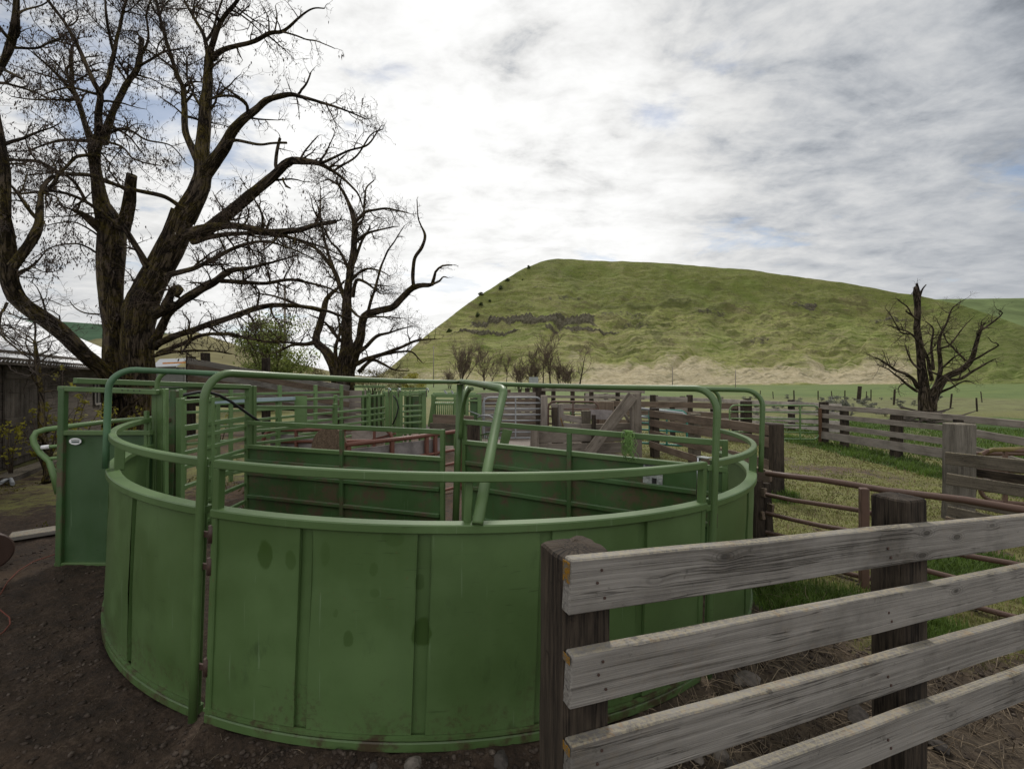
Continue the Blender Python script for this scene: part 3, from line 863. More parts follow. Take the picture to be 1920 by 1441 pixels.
# broken stub fence hard against the tub, left end of the pipe fence
st = thing('broken_fence', 'short broken stub of grey boards against the right side of the tub', 'fence', gxy(1430, 5.2))
for (u0, v0, u1, v1, w) in ((1395, 880, 1446, 893, .13), (1395, 912, 1436, 924, .10), (1395, 935, 1450, 956, .12), (1395, 962, 1432, 966, .09)):
    mb = MB(); mb.beam(at(u0, v0, 5.5), at(u1, v1, 5.15), w, .04, seg=4, jit=.01); mb.build('rail', M['wood_brown'], st, .005)
for (u, v0, v1, w) in ((1436, 905, 1010, .085), (1418, 900, 1012, .12)):
    mb = MB(); mb.beam(at(u + 6, v1, 5.2), at(u, v0, 5.25), w, .07, side=(1, 0, 0), seg=4, jit=.01); mb.build('post', M['tie'], st, .008)

# ------------------------------------------------------------------ big post fence running back from the tub
PF = 'brown'
plank_fence('plank_fence', 'brown mossy plank fence on thick posts running back from the right of the tub', gxy(1228, 11.5), gxy(1452, 7.8),
            [(-.02, 1.0, 1.00, .99, .17, 'wood_brown'), (-.02, 1.0, .77, .78, .18, 'wood_brown'), (-.02, 1.0, .50, .40, .17, 'wood_brown'), (-.02, 1.0, .22, .10, .16, 'wood_brown')],
            [(0, 1.14, .20), (.42, 1.12, .20, 'tie_lichen'), (1.0, 1.10, .235)], off=-1)
plank_fence('plank_fence', 'low brown plank fence with a lone dark end post beyond the teal gate', gxy(1150, 16.5), gxy(1382, 15.2),
            [(0, 1, 1.0, .98, .19, 'wood_brown'), (0, 1, .68, .66, .18, 'wood_brown'), (0, 1, .35, .3, .18, 'wood_brown')], [(0, 1.1, .18), (.5, 1.05, .18), (.985, 1.06, .2)])
pg = pipe_gate('pipe_gate', 'long olive pipe gate with rounded top corners beside the split orange post', gxy(1368, 14.3), gxy(1536, 14.0), 1.06, .02, 4, [.35, .79], 'green_alley', .024)
mb = MB(); p = gxy(1399, 14.4); mb.beam(p - Vector((0, 0, .1)), (p.x, p.y, 1.18), .27, .24, side=(1, 0, 0), seg=6, jit=.015)
lp = tag(mb.build('gate_post', M['tie'], None, .015, origin=p), 'dark square post at the left end of the olive pipe gate', 'post')
lp['_w'] = tuple(p)
rf = plank_fence('plank_fence', 'long pale grey four-board plank fence leading to the dead tree at the right', gxy(1545, 14.0), gxy(1935, 8.4),
                 [(0, .42, 1.02, 1.05, .135, 'wood_far'), (.42, 1.0, 1.06, 1.02, .14, 'wood_far'), (0, .75, .76, .80, .13, 'wood_far'), (.75, 1.0, .80, .70, .15, 'wood_far'), (0, .733, .47, .50, .14, 'wood_far'), (.76, 1, .46, .30, .15, 'wood_far'), (0, .733, .17, .235, .22, 'wood_far')],
                 [(.0, 1.18, .21), (.155, .98, .17), (.47, .98, .2), (.775, 1.02, .26)], off=-1, psz=.17)
mb = MB(); mb.beam(gxy(1538, 14.0), at(1537, 765, 13.9), .07, .08, side=(1, 0, 0), seg=5, jit=.02); mb.build('post', plain('split_orange_wood', (.125, .075, .048), .85, .1, .3, 20), rf, .01)
# far boards behind the olive gate
plank_fence('plank_fence', 'bleached plank fence crossing the far side of the yard behind the olive gate', gxy(1100, 27), gxy(1580, 16.2),
            [(0, 1, .98, .92, .16, 'tin'), (0, 1, .68, .62, .16, 'tin'), (0, 1, .38, .30, .17, 'tin'), (.4, 1, .14, .06, .17, 'tin')], [(s, 1.08, .2) for s in (0, .12, .25, .38, .5, .62, .74, .87)], pmat='tie')
# grey post and dark stepped boards at right
rs = thing('loading_dock', 'dark mossy boarded pen corner on a stout grey post at the right edge', 'fence', gxy(1860, 6.3))
mb = MB(); p = gxy(1796, 6.35); mb.beam(p - Vector((0, 0, .1)), at(1799, 793, 6.35), .27, .24, side=(1, 0, 0), seg=8, jit=.012); mb.build('post', M['wood_post'], rs, .015)
for (v0, v1, w, m, u0) in ((858, 868, .165, 'tie_lichen', 1772), (897, 917, .155, 'tie_lichen', 1774), (880, 895, .12, 'tie', 1800), (934, 960, .10, 'tie_lichen', 1772), (955, 985, .11, 'tie_lichen', 1776), (975, 1010, .12, 'wood_brown', 1772)):
    mb = MB(); Y0, Y1 = (6.15, 5.5) if m != 'tie' else (6.5, 5.9)
    mb.beam(at(u0, v0, Y0), at(1960, v1 + 10, Y1), w, .045, seg=8, jit=.01); mb.build('rail', M[m], rs, .006)
for u, Y in ((1822, 6.6),):
    mb = MB(); mb.beam(at(1815, 975, Y), at(1826, 905, Y), .07, .06, side=(1, 0, 0)); mb.build('brace', M['tie'], rs, .006)
yg = pipe_gate('pipe_gate', 'short olive pipe gate leaning behind the dark boarded pen corner', gxy(1838, 7.0), gxy(2000, 6.6), .79, -.0, 4, [.3, .7], 'rust', .03)
mb = MB(); mb.tube([at(1838, 853, 7), at(1850, 847, 7), at(1862, 843, 6.9), at(1930, 841, 6.8)], .035, 10); mb.build('handle', plain('olive_pipe', (.16, .125, .045), .6, .3, .2, 9), yg)
mb = MB(); mb.tube([at(1815, 850, 7.4), at(1960, 850, 7.1)], .035, 10); mb.build('rail', M['rust'], yg)

# ------------------------------------------------------------------ middle yard
hb = thing('brace_post', 'tall grey timber post with a thick diagonal brace and low boards', 'post brace', gxy(1150, 11.2))
mb = MB(); mb.beam(gxy(1193, 11.2), at(1190, 737, 11.2), .25, .20, side=(1, 0, 0), seg=8, jit=.012); mb.build('post', M['wood_mid'], hb, .012)
mb = MB(); mb.beam(at(1103, 850, 11.0), at(1186, 741, 11.05), .26, .10, side=(1, 0, .8), seg=8, jit=.012); mb.build('brace', M['wood_mid'], hb, .01)
mb = MB(); mb.beam(at(1180, 790, 11.4), at(1166, 768, 11.6), .07, .06); mb.build('brace', M['wood_mid'], hb, .006)
for (u0, v0, u1, v1, w) in ((1008, 817, 1182, 812, .36), (1008, 842, 1182, 838, .26), (1090, 799, 1182, 797, .12)):
    mb = MB(); mb.beam(at(u0, v0, 11.35), at(u1, v1, 11.4), w, .07, seg=8, jit=.016); mb.build('rail', M['wood_mid'], hb, .008)
mb = MB(); mb.beam(gxy(1002, 11.2), at(1002, 805, 11.2), .20, .18, side=(1, 0, 0), seg=5, jit=.015); mb.build('post', M['wood_mid'], hb, .012)
tg = pipe_gate('teal_gate', 'teal and white pipe gate half hidden behind the brown plank fence', gxy(1192, 12.6), gxy(1288, 11.9), 1.04, .12, 4, [.28, .62], 'teal', .03, rr=.026)
mb = MB(); mb.tube([at(1194, 765, 12.5), at(1280, 774, 11.85), at(1286, 779, 11.8)], .034, 8); mb.tube([at(1195, 780, 12.5), at(1220, 783, 12.4)], .03, 8); mb.build('cap_rail', M['galv'], tg)
pipe_gate('grey_gate', 'galvanised grey pipe gate in front of a solid plank screen beyond the centre post', gxy(906, 12.5), gxy(1016, 12.6), 1.37, .25, 6, [.02, .55], 'galv', .026)
plank_fence('plank_screen', 'solid grey plank screen standing behind the galvanised gate', gxy(896, 13.4), gxy(1004, 13.4),
            [(0, 1, 1.38 - i * .195, 1.40 - i * .195, .185, 'wood_brown' if i % 3 == 1 else 'wood_far') for i in range(7)], [(1.02, 1.7, .26), (0.0, 1.45, .2)], cat='plank screen')
for u, Y, vt, w, lab, m in ((1020, 12.5, 741, .18, 'pale post at the hinge side of the galvanised gate', 'wood_far'), (1040, 11.7, 763, .14, 'dark low post in front of the rusty gate', 'tie'), (1051, 11.8, 757, .15, 'pale weathered post beside the short dark one', 'wood_far'),
                            (1099, 11.5, 769, .22, 'mossy thick post at the end of the short sloping boards', 'tie_lichen'), (796 + 97, 11.9, 741, .12, 'pale post at the end of the squeeze chute', 'wood_far'), (1125, 13, 752, .22, 'brown post leaning behind the rusty gate', 'wood_brown'), (1140, 13.2, 752, .3, 'wide brown post stub near the tall braced post', 'wood_brown'), (1113, 11.2, 777, .1, 'thin dark stake beside the mossy thick post', 'tie')):
    mb = MB(); p = gxy(u, Y); mb.beam(p - Vector((0, 0, .1)), at(u, vt, Y), w, w * .9, side=(1, 0, 0), seg=6, jit=.014)
    o = tag(mb.build('fence_post', M[m], None, .012, origin=p), lab, 'post', 'odd posts in the middle yard')
ms = thing('stub_fence', 'two short sloping boards between pale and mossy posts in mid yard', 'fence', gxy(1075, 11.6))
for v0, v1, w in ((782, 788, .17), (797, 800, .15)):
    mb = MB(); mb.beam(at(1054, v0, 11.75), at(1094, v1, 11.5), w, .04, seg=3, jit=.01); mb.build('rail', M['wood_far'], ms, .005)
mb = MB(); mb.beam(at(1056, 800, 11.7), at(1051.5, 784, 11.6), .03, .03, side=(1, 0, 0)); mb.build('stake', M['lichen'], ms)
rg3 = pipe_gate('rusty_gate', 'rusty brown pipe gate with a rounded corner beside the pale post', gxy(1028, 12.9), gxy(1122, 12.6), 1.24, .2, 4, [.5], 'rust', .028)
mb = MB(); mb.beam(at(1034, 764, 13.4), at(1120, 764, 13.4), .22, .04); mb.build('plank', M['wood_far'], rg3)
mb = MB(); mb.beam(at(1105, 776, 12.3), at(1148, 778, 12.3), .26, .02); mb.build('plank', M['sheet_grey'], rg3)
plank_fence('plank_fence', 'thin grey rail fence with tall posts crossing the far corral', gxy(1000, 24), gxy(1210, 21),
            [(0, 1, 1.35, 1.3, .13, 'wood_far'), (0, 1, 1.0, 1.0, .13, 'wood_far'), (0, 1, .6, .6, .13, 'wood_far')], [(s, 1.5, .18) for s in (.1, .2, .38, .55, .78, .95)])
pipe_gate('pipe_gate', 'thin green pipe gate in the far corral behind the rusty gate', gxy(1042, 17), gxy(1128, 16.4), 1.02, .2, 3, [.33, .66], 'green', .025)
gp_ = thing('plank_screen', 'flat grey plank panel between dark posts beyond the brown plank fence', 'fence', gxy(1258, 19))
for i in range(5):
    mb = MB(); mb.beam(at(1227, 747 + i * 8.5, 19), at(1289, 748 + i * 8.5, 18.6), .18, .04, seg=4, jit=.01); mb.build('plank', M['wood_far'], gp_, .005)
for u in (1224, 1293):
    mb = MB(); mb.beam(gxy(u, 18.9), at(u, 740, 18.9), .2, .2, side=(1, 0, 0)); mb.build('post', M['tie'], gp_, .01)
GS = 'stub posts in the far corral'
for i, (u, vt, lab) in enumerate(((955, 730, 'pale stub post, leftmost of three beyond the galvanised gate'), (963, 736, 'short stub post, middle of three beyond the galvanised gate'), (974, 729, 'dark leaning stub post, rightmost of three beyond the galvanised gate'), (989, 727, 'tall dark post standing just right of the three stub posts'))):
    mb = MB(); p = gxy(u, 15.5); mb.beam(p - Vector((0, 0, .1)), at(u + RND.uniform(-1, 1), vt, 15.5), .12 + .04 * (i % 2), .13, side=(1, 0, 0), seg=5, jit=.014)
    tag(mb.build('fence_post', M['tie' if i > 1 else 'wood_brown'], None, .01, origin=p), lab, 'post', GS)

# ------------------------------------------------------------------ loading ramp and shed, left of middle
lr = thing('loading_ramp', 'long sloping brown plank side of a loading ramp behind the alley panels', 'loading ramp', gxy(500, 14.5))
for i in range(6):
    dv = i * 10.8
    mb = MB(); mb.beam(at(352, 676 + dv, 14.2), at(655, 728 + dv * .95, 15.0), .172, .045, seg=14, jit=.012); mb.build('plank', M['wood_brown' if i % 2 else 'wood'], lr, .006)
for u, vt in ((358, 668), (385, 661), (499, 671), (591, 702), (640, 716)):
    Y = 14.45 + (u - 352) / 380; mb = MB(); mb.beam(gxy(u, Y), at(u, vt, Y), .2, .2, side=(1, 0, 0), seg=6, jit=.015); mb.build('post', M['tie'], lr, .012)
mb = MB(); mb.beam(at(330, 745, 15.2), at(560, 757, 15.6), .5, .05); mb.build('ramp_shade_board', M['tie'], lr)  # dark board standing in for the shade under the ramp
lw = plank_fence('plank_screen', 'grey plank screen with a dark post between the loading ramp and middle tree', gxy(560, 14.9), gxy(690, 15.5),
                 [(0, 1, 1.42 - i * .2, 1.40 - i * .2, .19, 'wood_far') for i in range(6)], [(.0, 1.6, .22), (.25, 1.6, .2), (.98, 1.5, .2)], cat='plank screen')
sd = thing('shed', 'small grey shed with a white roof and orange stripe beyond the big tree', 'shed', gxy(312, 32))
Y = 32; mb = MB(); mb.poly([gxy(286, Y), gxy(345, Y), at(345, 688, Y), at(286, 688, Y)], (0, -1, 0), .1); mb.poly([gxy(345, Y), gxy(352, Y + 4), at(352, 690, Y + 4), at(345, 688, Y)], (1, -.2, 0), .1); mb.build('wall', plain('shed_wall', (.13, .13, .125), .8, .2, .1, 3), sd)
mb = MB(); mb.poly([at(284, 689, Y - .2), at(330, 687, Y - .2), at(352, 672, Y + 3), at(300, 674, Y + 3)], (0, -.6, .8), .1); mb.build('roof', plain('shed_roof', (.27, .28, .29), .5, .3, .08, 2), sd)
mb = MB(); mb.beam(at(305, 681, Y - .4), at(350, 679, Y - .2), .1, .05); mb.build('stripe', plain('orange_trim', (.55, .22, .05), .6, .2), sd)
mb = MB(); mb.beam(at(333, 690, Y - .15), at(333, 699, Y - .15), .2, .06, side=(1, 0, 0)); mb.build('window', M['black'], sd)

# ------------------------------------------------------------------ barn
BP, BD, BN = Vector((-9.98, 8.87, 0)), Vector((-.4739, .8806, 0)), Vector((.8806, .4739, 0))
bn = thing('barn', 'old dark board barn with a pale corrugated metal roof at the left', 'barn', BP)
Bq = lambda s, o, z: BP + BD * s + BN * o + Vector((0, 0, z))
S0, S1, EV = -6, 12.5, 2.42
mb = MB(); z = -.1; i = 0
while z < EV - .05:
    h = .17
    mb.beam(Bq(S0, 0, z + h / 2), Bq(S1, 0, z + h / 2), h - .006, .03 + .008 * (i % 2), seg=30, jit=.006); z += h; i += 1
mb.build('wall', M['barn'], bn)
mb = MB(); mb.poly([Bq(S1, 0, -.1), Bq(S1, -6, -.1), Bq(S1, -6, EV), Bq(S1, -3, EV + 1.5), Bq(S1, 0, EV)], BD, .06); mb.build('gable_wall', M['barn'], bn)
mb = MB(); mb.poly([Bq(S0, -.04, -.1), Bq(S1, -.04, -.1), Bq(S1, -.04, EV), Bq(S0, -.04, EV)], BN, .03); mb.build('inner_lining', M['tie'], bn)
for sgn in (1, -1):
    mb = MB(); rings, lcs = [], []; n = 250
    for k in range(2):
        row, l_ = [], []
        for j in range(n * 4 + 1):
            s = S0 - .3 + (S1 + .6 - S0) * j / (n * 4); rp_ = .016 * math.sin(s / .148 * 2 * math.pi)
            o = (-3 + 3.35 * k) if sgn == 1 else (-3 - 3.35 * k)
            row.append(Bq(s, o, EV + 1.5 - .52 * 3.35 * k + .02 + rp_)); l_.append((s, k * 3.4, 0))
        rings.append(row); lcs.append(l_)
    mb.grid(rings, lcs, False, False, True)
    o = mb.build('roof', plain('roof_metal', (.80, .81, .83), .4, .5, .10, 1.3), bn)
mb = MB(); mb.beam(Bq(S0, .32, EV - .22), Bq(S1, .32, EV - .22), .14, .035, seg=20, jit=.006); mb.build('fascia', M['barn'], bn)
mb = MB()
for j in range(8):
    s = .02 + j * .21; mb.beam(Bq(s + .1, .045, .12), Bq(s + .1, .045, 2.12), .2, .03, side=BD, seg=6, jit=.006)
dr = mb.build('door', M['barn'], bn)
for z in (.35, 1.0, 1.95):
    mb = MB(); mb.beam(Bq(.0, .08, z), Bq(1.7, .08, z), .16, .03, seg=6, jit=.004); mb.build('ledge', M['barn'], dr, .004)
mb = MB(); mb.beam(Bq(1.82, .06, 0), Bq(1.82, .06, 2.25), .16, .06, side=BD, seg=6, jit=.008); mb.build('door_frame', M['barn'], bn, .005)
mb = MB(); mb.beam(Bq(5.65, .03, 1.15), Bq(5.65, .03, 1.75), .55, .03, side=BD); wn = mb.build('window', M['black'], bn)
mb = MB()
for a, b_ in ((5.36, 5.36), (5.94, 5.94), (5.65, 5.65)): mb.beam(Bq(a, .05, 1.12), Bq(b_, .05, 1.78), .06, .03, side=BD)
for z in (1.12, 1.78): mb.beam(Bq(5.36, .052, z), Bq(5.94, .052, z), .06, .03)
mb.build('window_frame', M['wood'], wn)
mb = MB(); mb.beam(Bq(-1.5, .55, .09), Bq(3.0, .6, .05), .18, .3, seg=12, jit=.012); tag(mb.build('timber_step', M['barn'], None, .01, origin=Bq(.5, .55, 0)), 'long weathered timber step lying along the foot of the barn', 'timber')

# ------------------------------------------------------------------ odds and ends on the ground
mb = MB(); a, b_ = gp(18, 1012), gp(112, 999); mb.beam(a + Vector((0, 0, .035)), b_ + Vector((0, 0, .045)), .17, .045, side=(0, 1, 0.1), seg=8, jit=.006)
tag(mb.build('loose_board', M['wood'], None, .005, origin=a), 'loose grey board lying on the mud beside the slide gate', 'board')
dm = gp(-22, 1070); ax = Vector((-.86, .5, 0)).normalized(); mb = MB()
prof = [(0, .0), (0, .16), (.012, .175), (.03, .165), (.2, .165), (.21, .172), (.22, .165), (.44, .165), (.45, .175), (.46, .16), (.46, .0)]
rings, lcs = [], []
up = Vector((0, 0, 1)); sd_ = ax.cross(up)
for s, r in prof:
    rings.append([dm + Vector((0, 0, .165)) + ax * s + (up * math.sin(k * math.pi / 14) + sd_ * math.cos(k * math.pi / 14)) * max(r, .002) for k in range(28)]); lcs.append([(s, r, k * .1) for k in range(28)])
mb.grid(rings[1:-1], lcs[1:-1]); tag(mb.build('rusty_drum', M['drum'], None, origin=dm), 'rusty brown drum lying on its side at the left edge', 'drum')
hp = [(-60, 1130), (0, 1118), (14, 1092), (34, 1072), (62, 1056), (86, 1046), (104, 1040), (122, 1028)]
mb = MB(); mb.tube([gp(*p) + Vector((0, 0, .012 + .006 * math.sin(i * 2))) for i, p in enumerate(hp)], .0048, 8); tag(mb.build('hose', M['hose'], None, origin=gp(40, 1080)), 'thin red cord lying in a long curve over the mud', 'cord')
hp = [(-60, 1120), (-10, 1138), (6, 1150), (18, 1160), (19, 1172), (8, 1186), (-8, 1198), (-50, 1230)]
mb = MB(); mb.tube([gp(*p) + Vector((0, 0, .012)) for p in hp], .0048, 8); tag(mb.build('hose', M['hose'], None, origin=gp(10, 1170)), 'short bend of red cord nearest the left edge', 'cord')
mb = MB(); mb.tube([gp(0, 911) + Vector((0, 0, .05)), gp(10, 906) + Vector((0, 0, .06)), gp(20, 903) + Vector((0, 0, .05)), gp(24, 909) + Vector((0, 0, .02))], .03, 8); tag(mb.build('bent_pipe', M['galv'], None, origin=gp(10, 908)), 'bent grey pipe end lying on the ground by the barn', 'pipe')


def rock(name, p, r, sq, mat, label, cat='stone', seed=0, group=None, det=3, n=.35):
    bm = bmesh.new(); bmesh.ops.create_icosphere(bm, subdivisions=det, radius=1)
    for v in bm.verts:
        c = v.co.copy(); k = 1 + n * mn.noise(c * 1.1 + Vector((seed, 0, 0))) + n * .4 * mn.noise(c * 3 + Vector((seed, 5, 0)))
        for ax_ in (Vector((.6, .3, .7)), Vector((-.7, .2, .6)), Vector((.1, -.8, .55)), Vector((-.2, .7, .6))):
            d = c.dot(ax_.normalized()) * k
            if d > .72: k *= .72 / d * 1.0
        v.co = Vector((c.x * r * sq[0], c.y * r * sq[1], c.z * r * sq[2])) * k
    me = bpy.data.meshes.new(name); bm.to_mesh(me); bm.free(); me.materials.append(mat)
    for q in me.polygons: q.use_smooth = det > 2
    o = bpy.data.objects.new(name, me); C.objects.link(o); o.location = p + Vector((0, 0, r * sq[2] * .35)); o.rotation_euler = (0, 0, seed)
    return tag(o, label, cat, group)


M['stone'] = plain('stone', (.125, .108, .092), .9, .2, .35, 22, bs=.5)
M['stone_dark'] = plain('stone_dark', (.060, .052, .046), .9, .2, .35, 22, bs=.5)
rock('plastic_scrap', gp(146, 912), .07, (1.2, .8, .8), M['white'], 'crumpled white scrap lying on the moss by the barn', 'litter', 3, n=.6)
GR = 'stones lying near the fences'
for i, (u, v, r, sq, m, lab) in enumerate(((775, 1436, .045, (1.2, 1, .8), 'stone', 'pale wedge shaped stone at the near foot of the tub'), (938, 1428, .05, (1.2, .9, .7), 'stone_dark', 'dark stone beside the tub base, left of the fence post'), (700, 1440, .03, (1, 1, .7), 'stone_dark', 'small dark pebble stone at the bottom edge below the tub'),
                                       (1348, 1416, .045, (1.1, 1, .95), 'stone', 'round tan stone between the two lowest fence boards'), (1400, 1272, .07, (1.5, .9, .4), 'stone', 'flat grey stone lying behind the second fence board'), (1375, 1436, .04, (1.2, 1, .5), 'stone_dark', 'flat dark stone just right of the round tan one'), (1610, 1345, .07, (1.6, .8, .4), 'stone_dark', 'flat stone lying left of the second fence post'), (1760, 1400, .045, (1, 1, .6), 'stone_dark', 'dark stone in the straw under the lowest board'), (1310, 1425, .03, (1, 1, .7), 'stone', 'small stone left of the round tan one'))):
    rock('stone', gp(u, v), r, sq, M[m], lab, 'stone', i * 1.7, GR, det=2, n=.55)

# ------------------------------------------------------------------ trees
R1 = lambda X, Y: (X / 3, Y / 3)
R2 = lambda X, Y: (X / 3, 400 + Y / 3)
RM = lambda X, Y: (420 + X / 3.002, 240 + Y / 3.002)
RD = lambda X, Y: (1280 + X / 3, 480 + Y / 3)


def smooth_path(P, W, step):
    out, wo = [], []
    n = len(P)
    for i in range(n - 1):
        p0, p1, p2, p3 = P[max(i - 1, 0)], P[i], P[i + 1], P[min(i + 2, n - 1)]
        m = max(2, int((p2 - p1).length / step))
        for j in range(m):
            t = j / m
            out.append(.5 * ((2 * p1) + (p2 - p0) * t + (2 * p0 - 5 * p1 + 4 * p2 - p3) * t * t + (3 * p1 - p0 - 3 * p2 + p3) * t ** 3)); wo.append(W[i] * (1 - t) + W[i + 1] * t)
    out.append(P[-1]); wo.append(W[-1]); return out, wo


class Tree:
    def __init__(s, seed):
        s.trunk, s.br, s.tw = MB(), MB(), MB(); s.pods = []; s.r = random.Random(seed); s.tips = 0

    def limb(s, cv, pts, Ya, Yb, kids=0, klen=(.6, 1.8), pod=.0, up=.15, wander=.03, sides=None, kmin=.12, big=False, lev=1):
        n = len(pts); P, W = [], []
        for i, (X, Y, w) in enumerate(pts):
            q = i / (n - 1); D = Ya + (Yb - Ya) * q; u, v = cv(X, Y)
            P.append(at(u, v, D)); W.append(w / 3 / F * D / 2 / math.sqrt(1 + ((u - 960) / F) ** 2 + .5 * ((v - VH) / F) ** 2))
        P, W = smooth_path(P, W, max(.07, W[0] * .8))
        o = s.r.uniform(0, 99)
        P = [p + Vector((mn.noise(p * 1.6 + Vector((o, 0, 0))), mn.noise(p * 1.6 + Vector((0, o, 0))) * 2, mn.noise(p * 1.6 + Vector((0, 0, o))))) * wander * (1 if i > 1 else .2) for i, p in enumerate(P)]
        W = [w * (1 + .10 * mn.noise(p * 3.3)) for p, w in zip(P, W)]
        k = sides or (18 if W[0] > .14 else 12 if W[0] > .06 else 8)
        (s.trunk if W[0] > .06 or big else s.br).tube(P, W, k, rough=.16 if W[0] > .1 else .08)
        L = sum((P[i + 1] - P[i]).length for i in range(len(P) - 1))
        for _ in range(int(kids * 1.30 * L + s.r.random())):
            q = s.r.uniform(kmin, 1) ** .8; i = min(len(P) - 2, int(q * (len(P) - 1))); t = (P[i + 1] - P[i]).normalized()
            s.spawn(P[i], t, W[i], s.r.uniform(*klen), lev, pod, up)
        if kids: s.spawn(P[-1], (P[-1] - P[-3]).normalized(), W[-1] * 1.2, s.r.uniform(*klen) * .8, lev, pod, up, True)
        return P

    def spawn(s, p, t, r, L, lev, pod, up, straight=False):
        rv = Vector((s.r.gauss(0, 1), s.r.gauss(0, 1), s.r.gauss(0, 1))); rv = (rv - t * rv.dot(t)).normalized()
        d = (t * (1.0 if straight else s.r.uniform(.25, .8)) + rv * (.3 if straight else .9) + Vector((0, 0, up))).normalized()
        s.branch(p, d, L, min(r * .55, .030 * L + .004), lev, pod)

    def branch(s, p, d, L, r, lev, pod):
        rr = s.r; n = 6 if lev == 1 else 5 if lev == 2 else 4
        P, W = [p.copy()], [r]; st = L / n; p = p.copy()
        bend = Vector((rr.gauss(0, 1), rr.gauss(0, 1), rr.gauss(0, 1))) * .16
        for i in range(n):
            d = (d + bend + Vector((rr.gauss(0, .16), rr.gauss(0, .16), rr.gauss(0, .16) + (.03 if lev < 3 else -.03)))).normalized()
            p = p + d * st; P.append(p.copy()); W.append(max(.0028, r * (1 - .80 * (i + 1) / n)))
        (s.br if lev == 1 else s.tw).tube(P, W, 5 if lev == 1 else 3, cap=False)
        s.tips += 1
        if lev < 3:
            m = int((7.0 if lev == 1 else 6.0) * L + 2.0)
            for _ in range(m):
                i = rr.randint(1, n); t = (P[i] - P[i - 1]).normalized()
                s.spawn(P[i], t, W[i] * 1.3, L * rr.uniform(.25, .6), lev + 1, pod, .05)
        if pod and lev >= 2:
            for _ in range(3):
                if rr.random() < pod * .85: s.pods.append(P[rr.randint(1, n)] + Vector((rr.gauss(0, .03), rr.gauss(0, .03), 0)))

    def build(s, name, label, base, bark, twig, group=None, podsize=.075):
        t = thing(name, label, 'tree', base, group)
        s.trunk.build('trunk', M[bark], t)
        cr = s.br.build('crown', M[bark], t) if s.br.v else t
        if s.tw.v: s.tw.build('twigs', M[twig], cr)
        if s.pods:
            n = len(s.pods); P = np.array([tuple(p) for p in s.pods]); a = NP.uniform(0, 6.28, n); L = NP.uniform(.6, 1.25, n) * podsize; w = L * NP.uniform(.13, .20, n)
            sd = np.stack([np.cos(a), np.sin(a), np.zeros(n)], 1); dn = np.stack([NP.normal(0, .28, n), NP.normal(0, .28, n), -np.ones(n)], 1)
            c = sd[:, [1, 0, 2]] * [1, -1, 0]
            V = np.stack([P, P + dn * (L * .35)[:, None] + sd * w[:, None], P + dn * L[:, None] + c * (L * .12)[:, None], P + dn * (L * .4)[:, None] - sd * w[:, None] + c * (w * .6)[:, None]], 1).reshape(-1, 3)
            Fc = np.arange(n * 4).reshape(-1, 4)
            tri_mesh('seed_pods', V, Fc, M['pod'], t)['kind'] = 'stuff'
        return t


# the big double tree on the left
t = Tree(3); B = 12.0
K = dict(kids=2.6, klen=(.5, 1.5), pod=.5)
t.limb(R2, [(650, 1330, 190), (650, 1050, 165), (640, 900, 140), (640, 650, 132), (622, 400, 165), (630, 200, 180), (622, 50, 185)], B, B, kids=.5, klen=(.5, 1.2), pod=.4)
t.limb(R1, [(622, 1260, 175), (580, 1150, 110), (545, 1000, 78), (532, 900, 78), (545, 790, 86)], B, B - .2, kids=1.2, klen=(.5, 1.3), pod=.5)
t.limb(R1, [(520, 800, 60), (480, 700, 42), (432, 545, 38), (400, 430, 30), (405, 260, 22)], B - .2, B + .5, **K)
t.limb(R1, [(430, 545, 34), (340, 440, 26), (250, 350, 18), (180, 290, 12)], B, B - .9, **K)
t.limb(R1, [(548, 790, 62), (560, 640, 50), (560, 530, 46), (530, 470, 36), (455, 290, 32), (380, 150, 26), (270, 0, 18), (200, -90, 10)], B - .2, B - 1.4, **K)
t.limb(R1, [(565, 520, 40), (610, 430, 32), (640, 320, 30), (668, 180, 24), (690, 60, 20), (740, -60, 12)], B - .2, B + .2, **K)
t.limb(R1, [(640, 300, 24), (610, 150, 20), (590, 0, 15), (560, -90, 10)], B, B - .6, **K)
t.limb(R1, [(580, 800, 66), (625, 680, 48), (690, 520, 42), (770, 390, 36), (800, 230, 34)], B - .2, B + .8, kids=2.2, klen=(.5, 1.4), pod=.5)
t.limb(R1, [(800, 300, 22), (835, 190, 16), (830, 60, 14), (880, -60, 9)], B + .7, B + .2, **K)
t.limb(R1, [(770, 385, 20), (850, 330, 17), (940, 280, 14), (1010, 270, 9)], B + .6, B, **K)
t.limb(R1, [(690, 1290, 95), (712, 1180, 84), (738, 1060, 76), (748, 990, 74)], B - .1, B - .5, kids=.8, klen=(.3, .9), pod=.3)
t.limb(R1, [(570, 1290, 70), (520, 1240, 66), (460, 1200, 46), (410, 1180, 22)], B - .1, B - .9, kids=1.6, klen=(.4, 1), pod=.4)
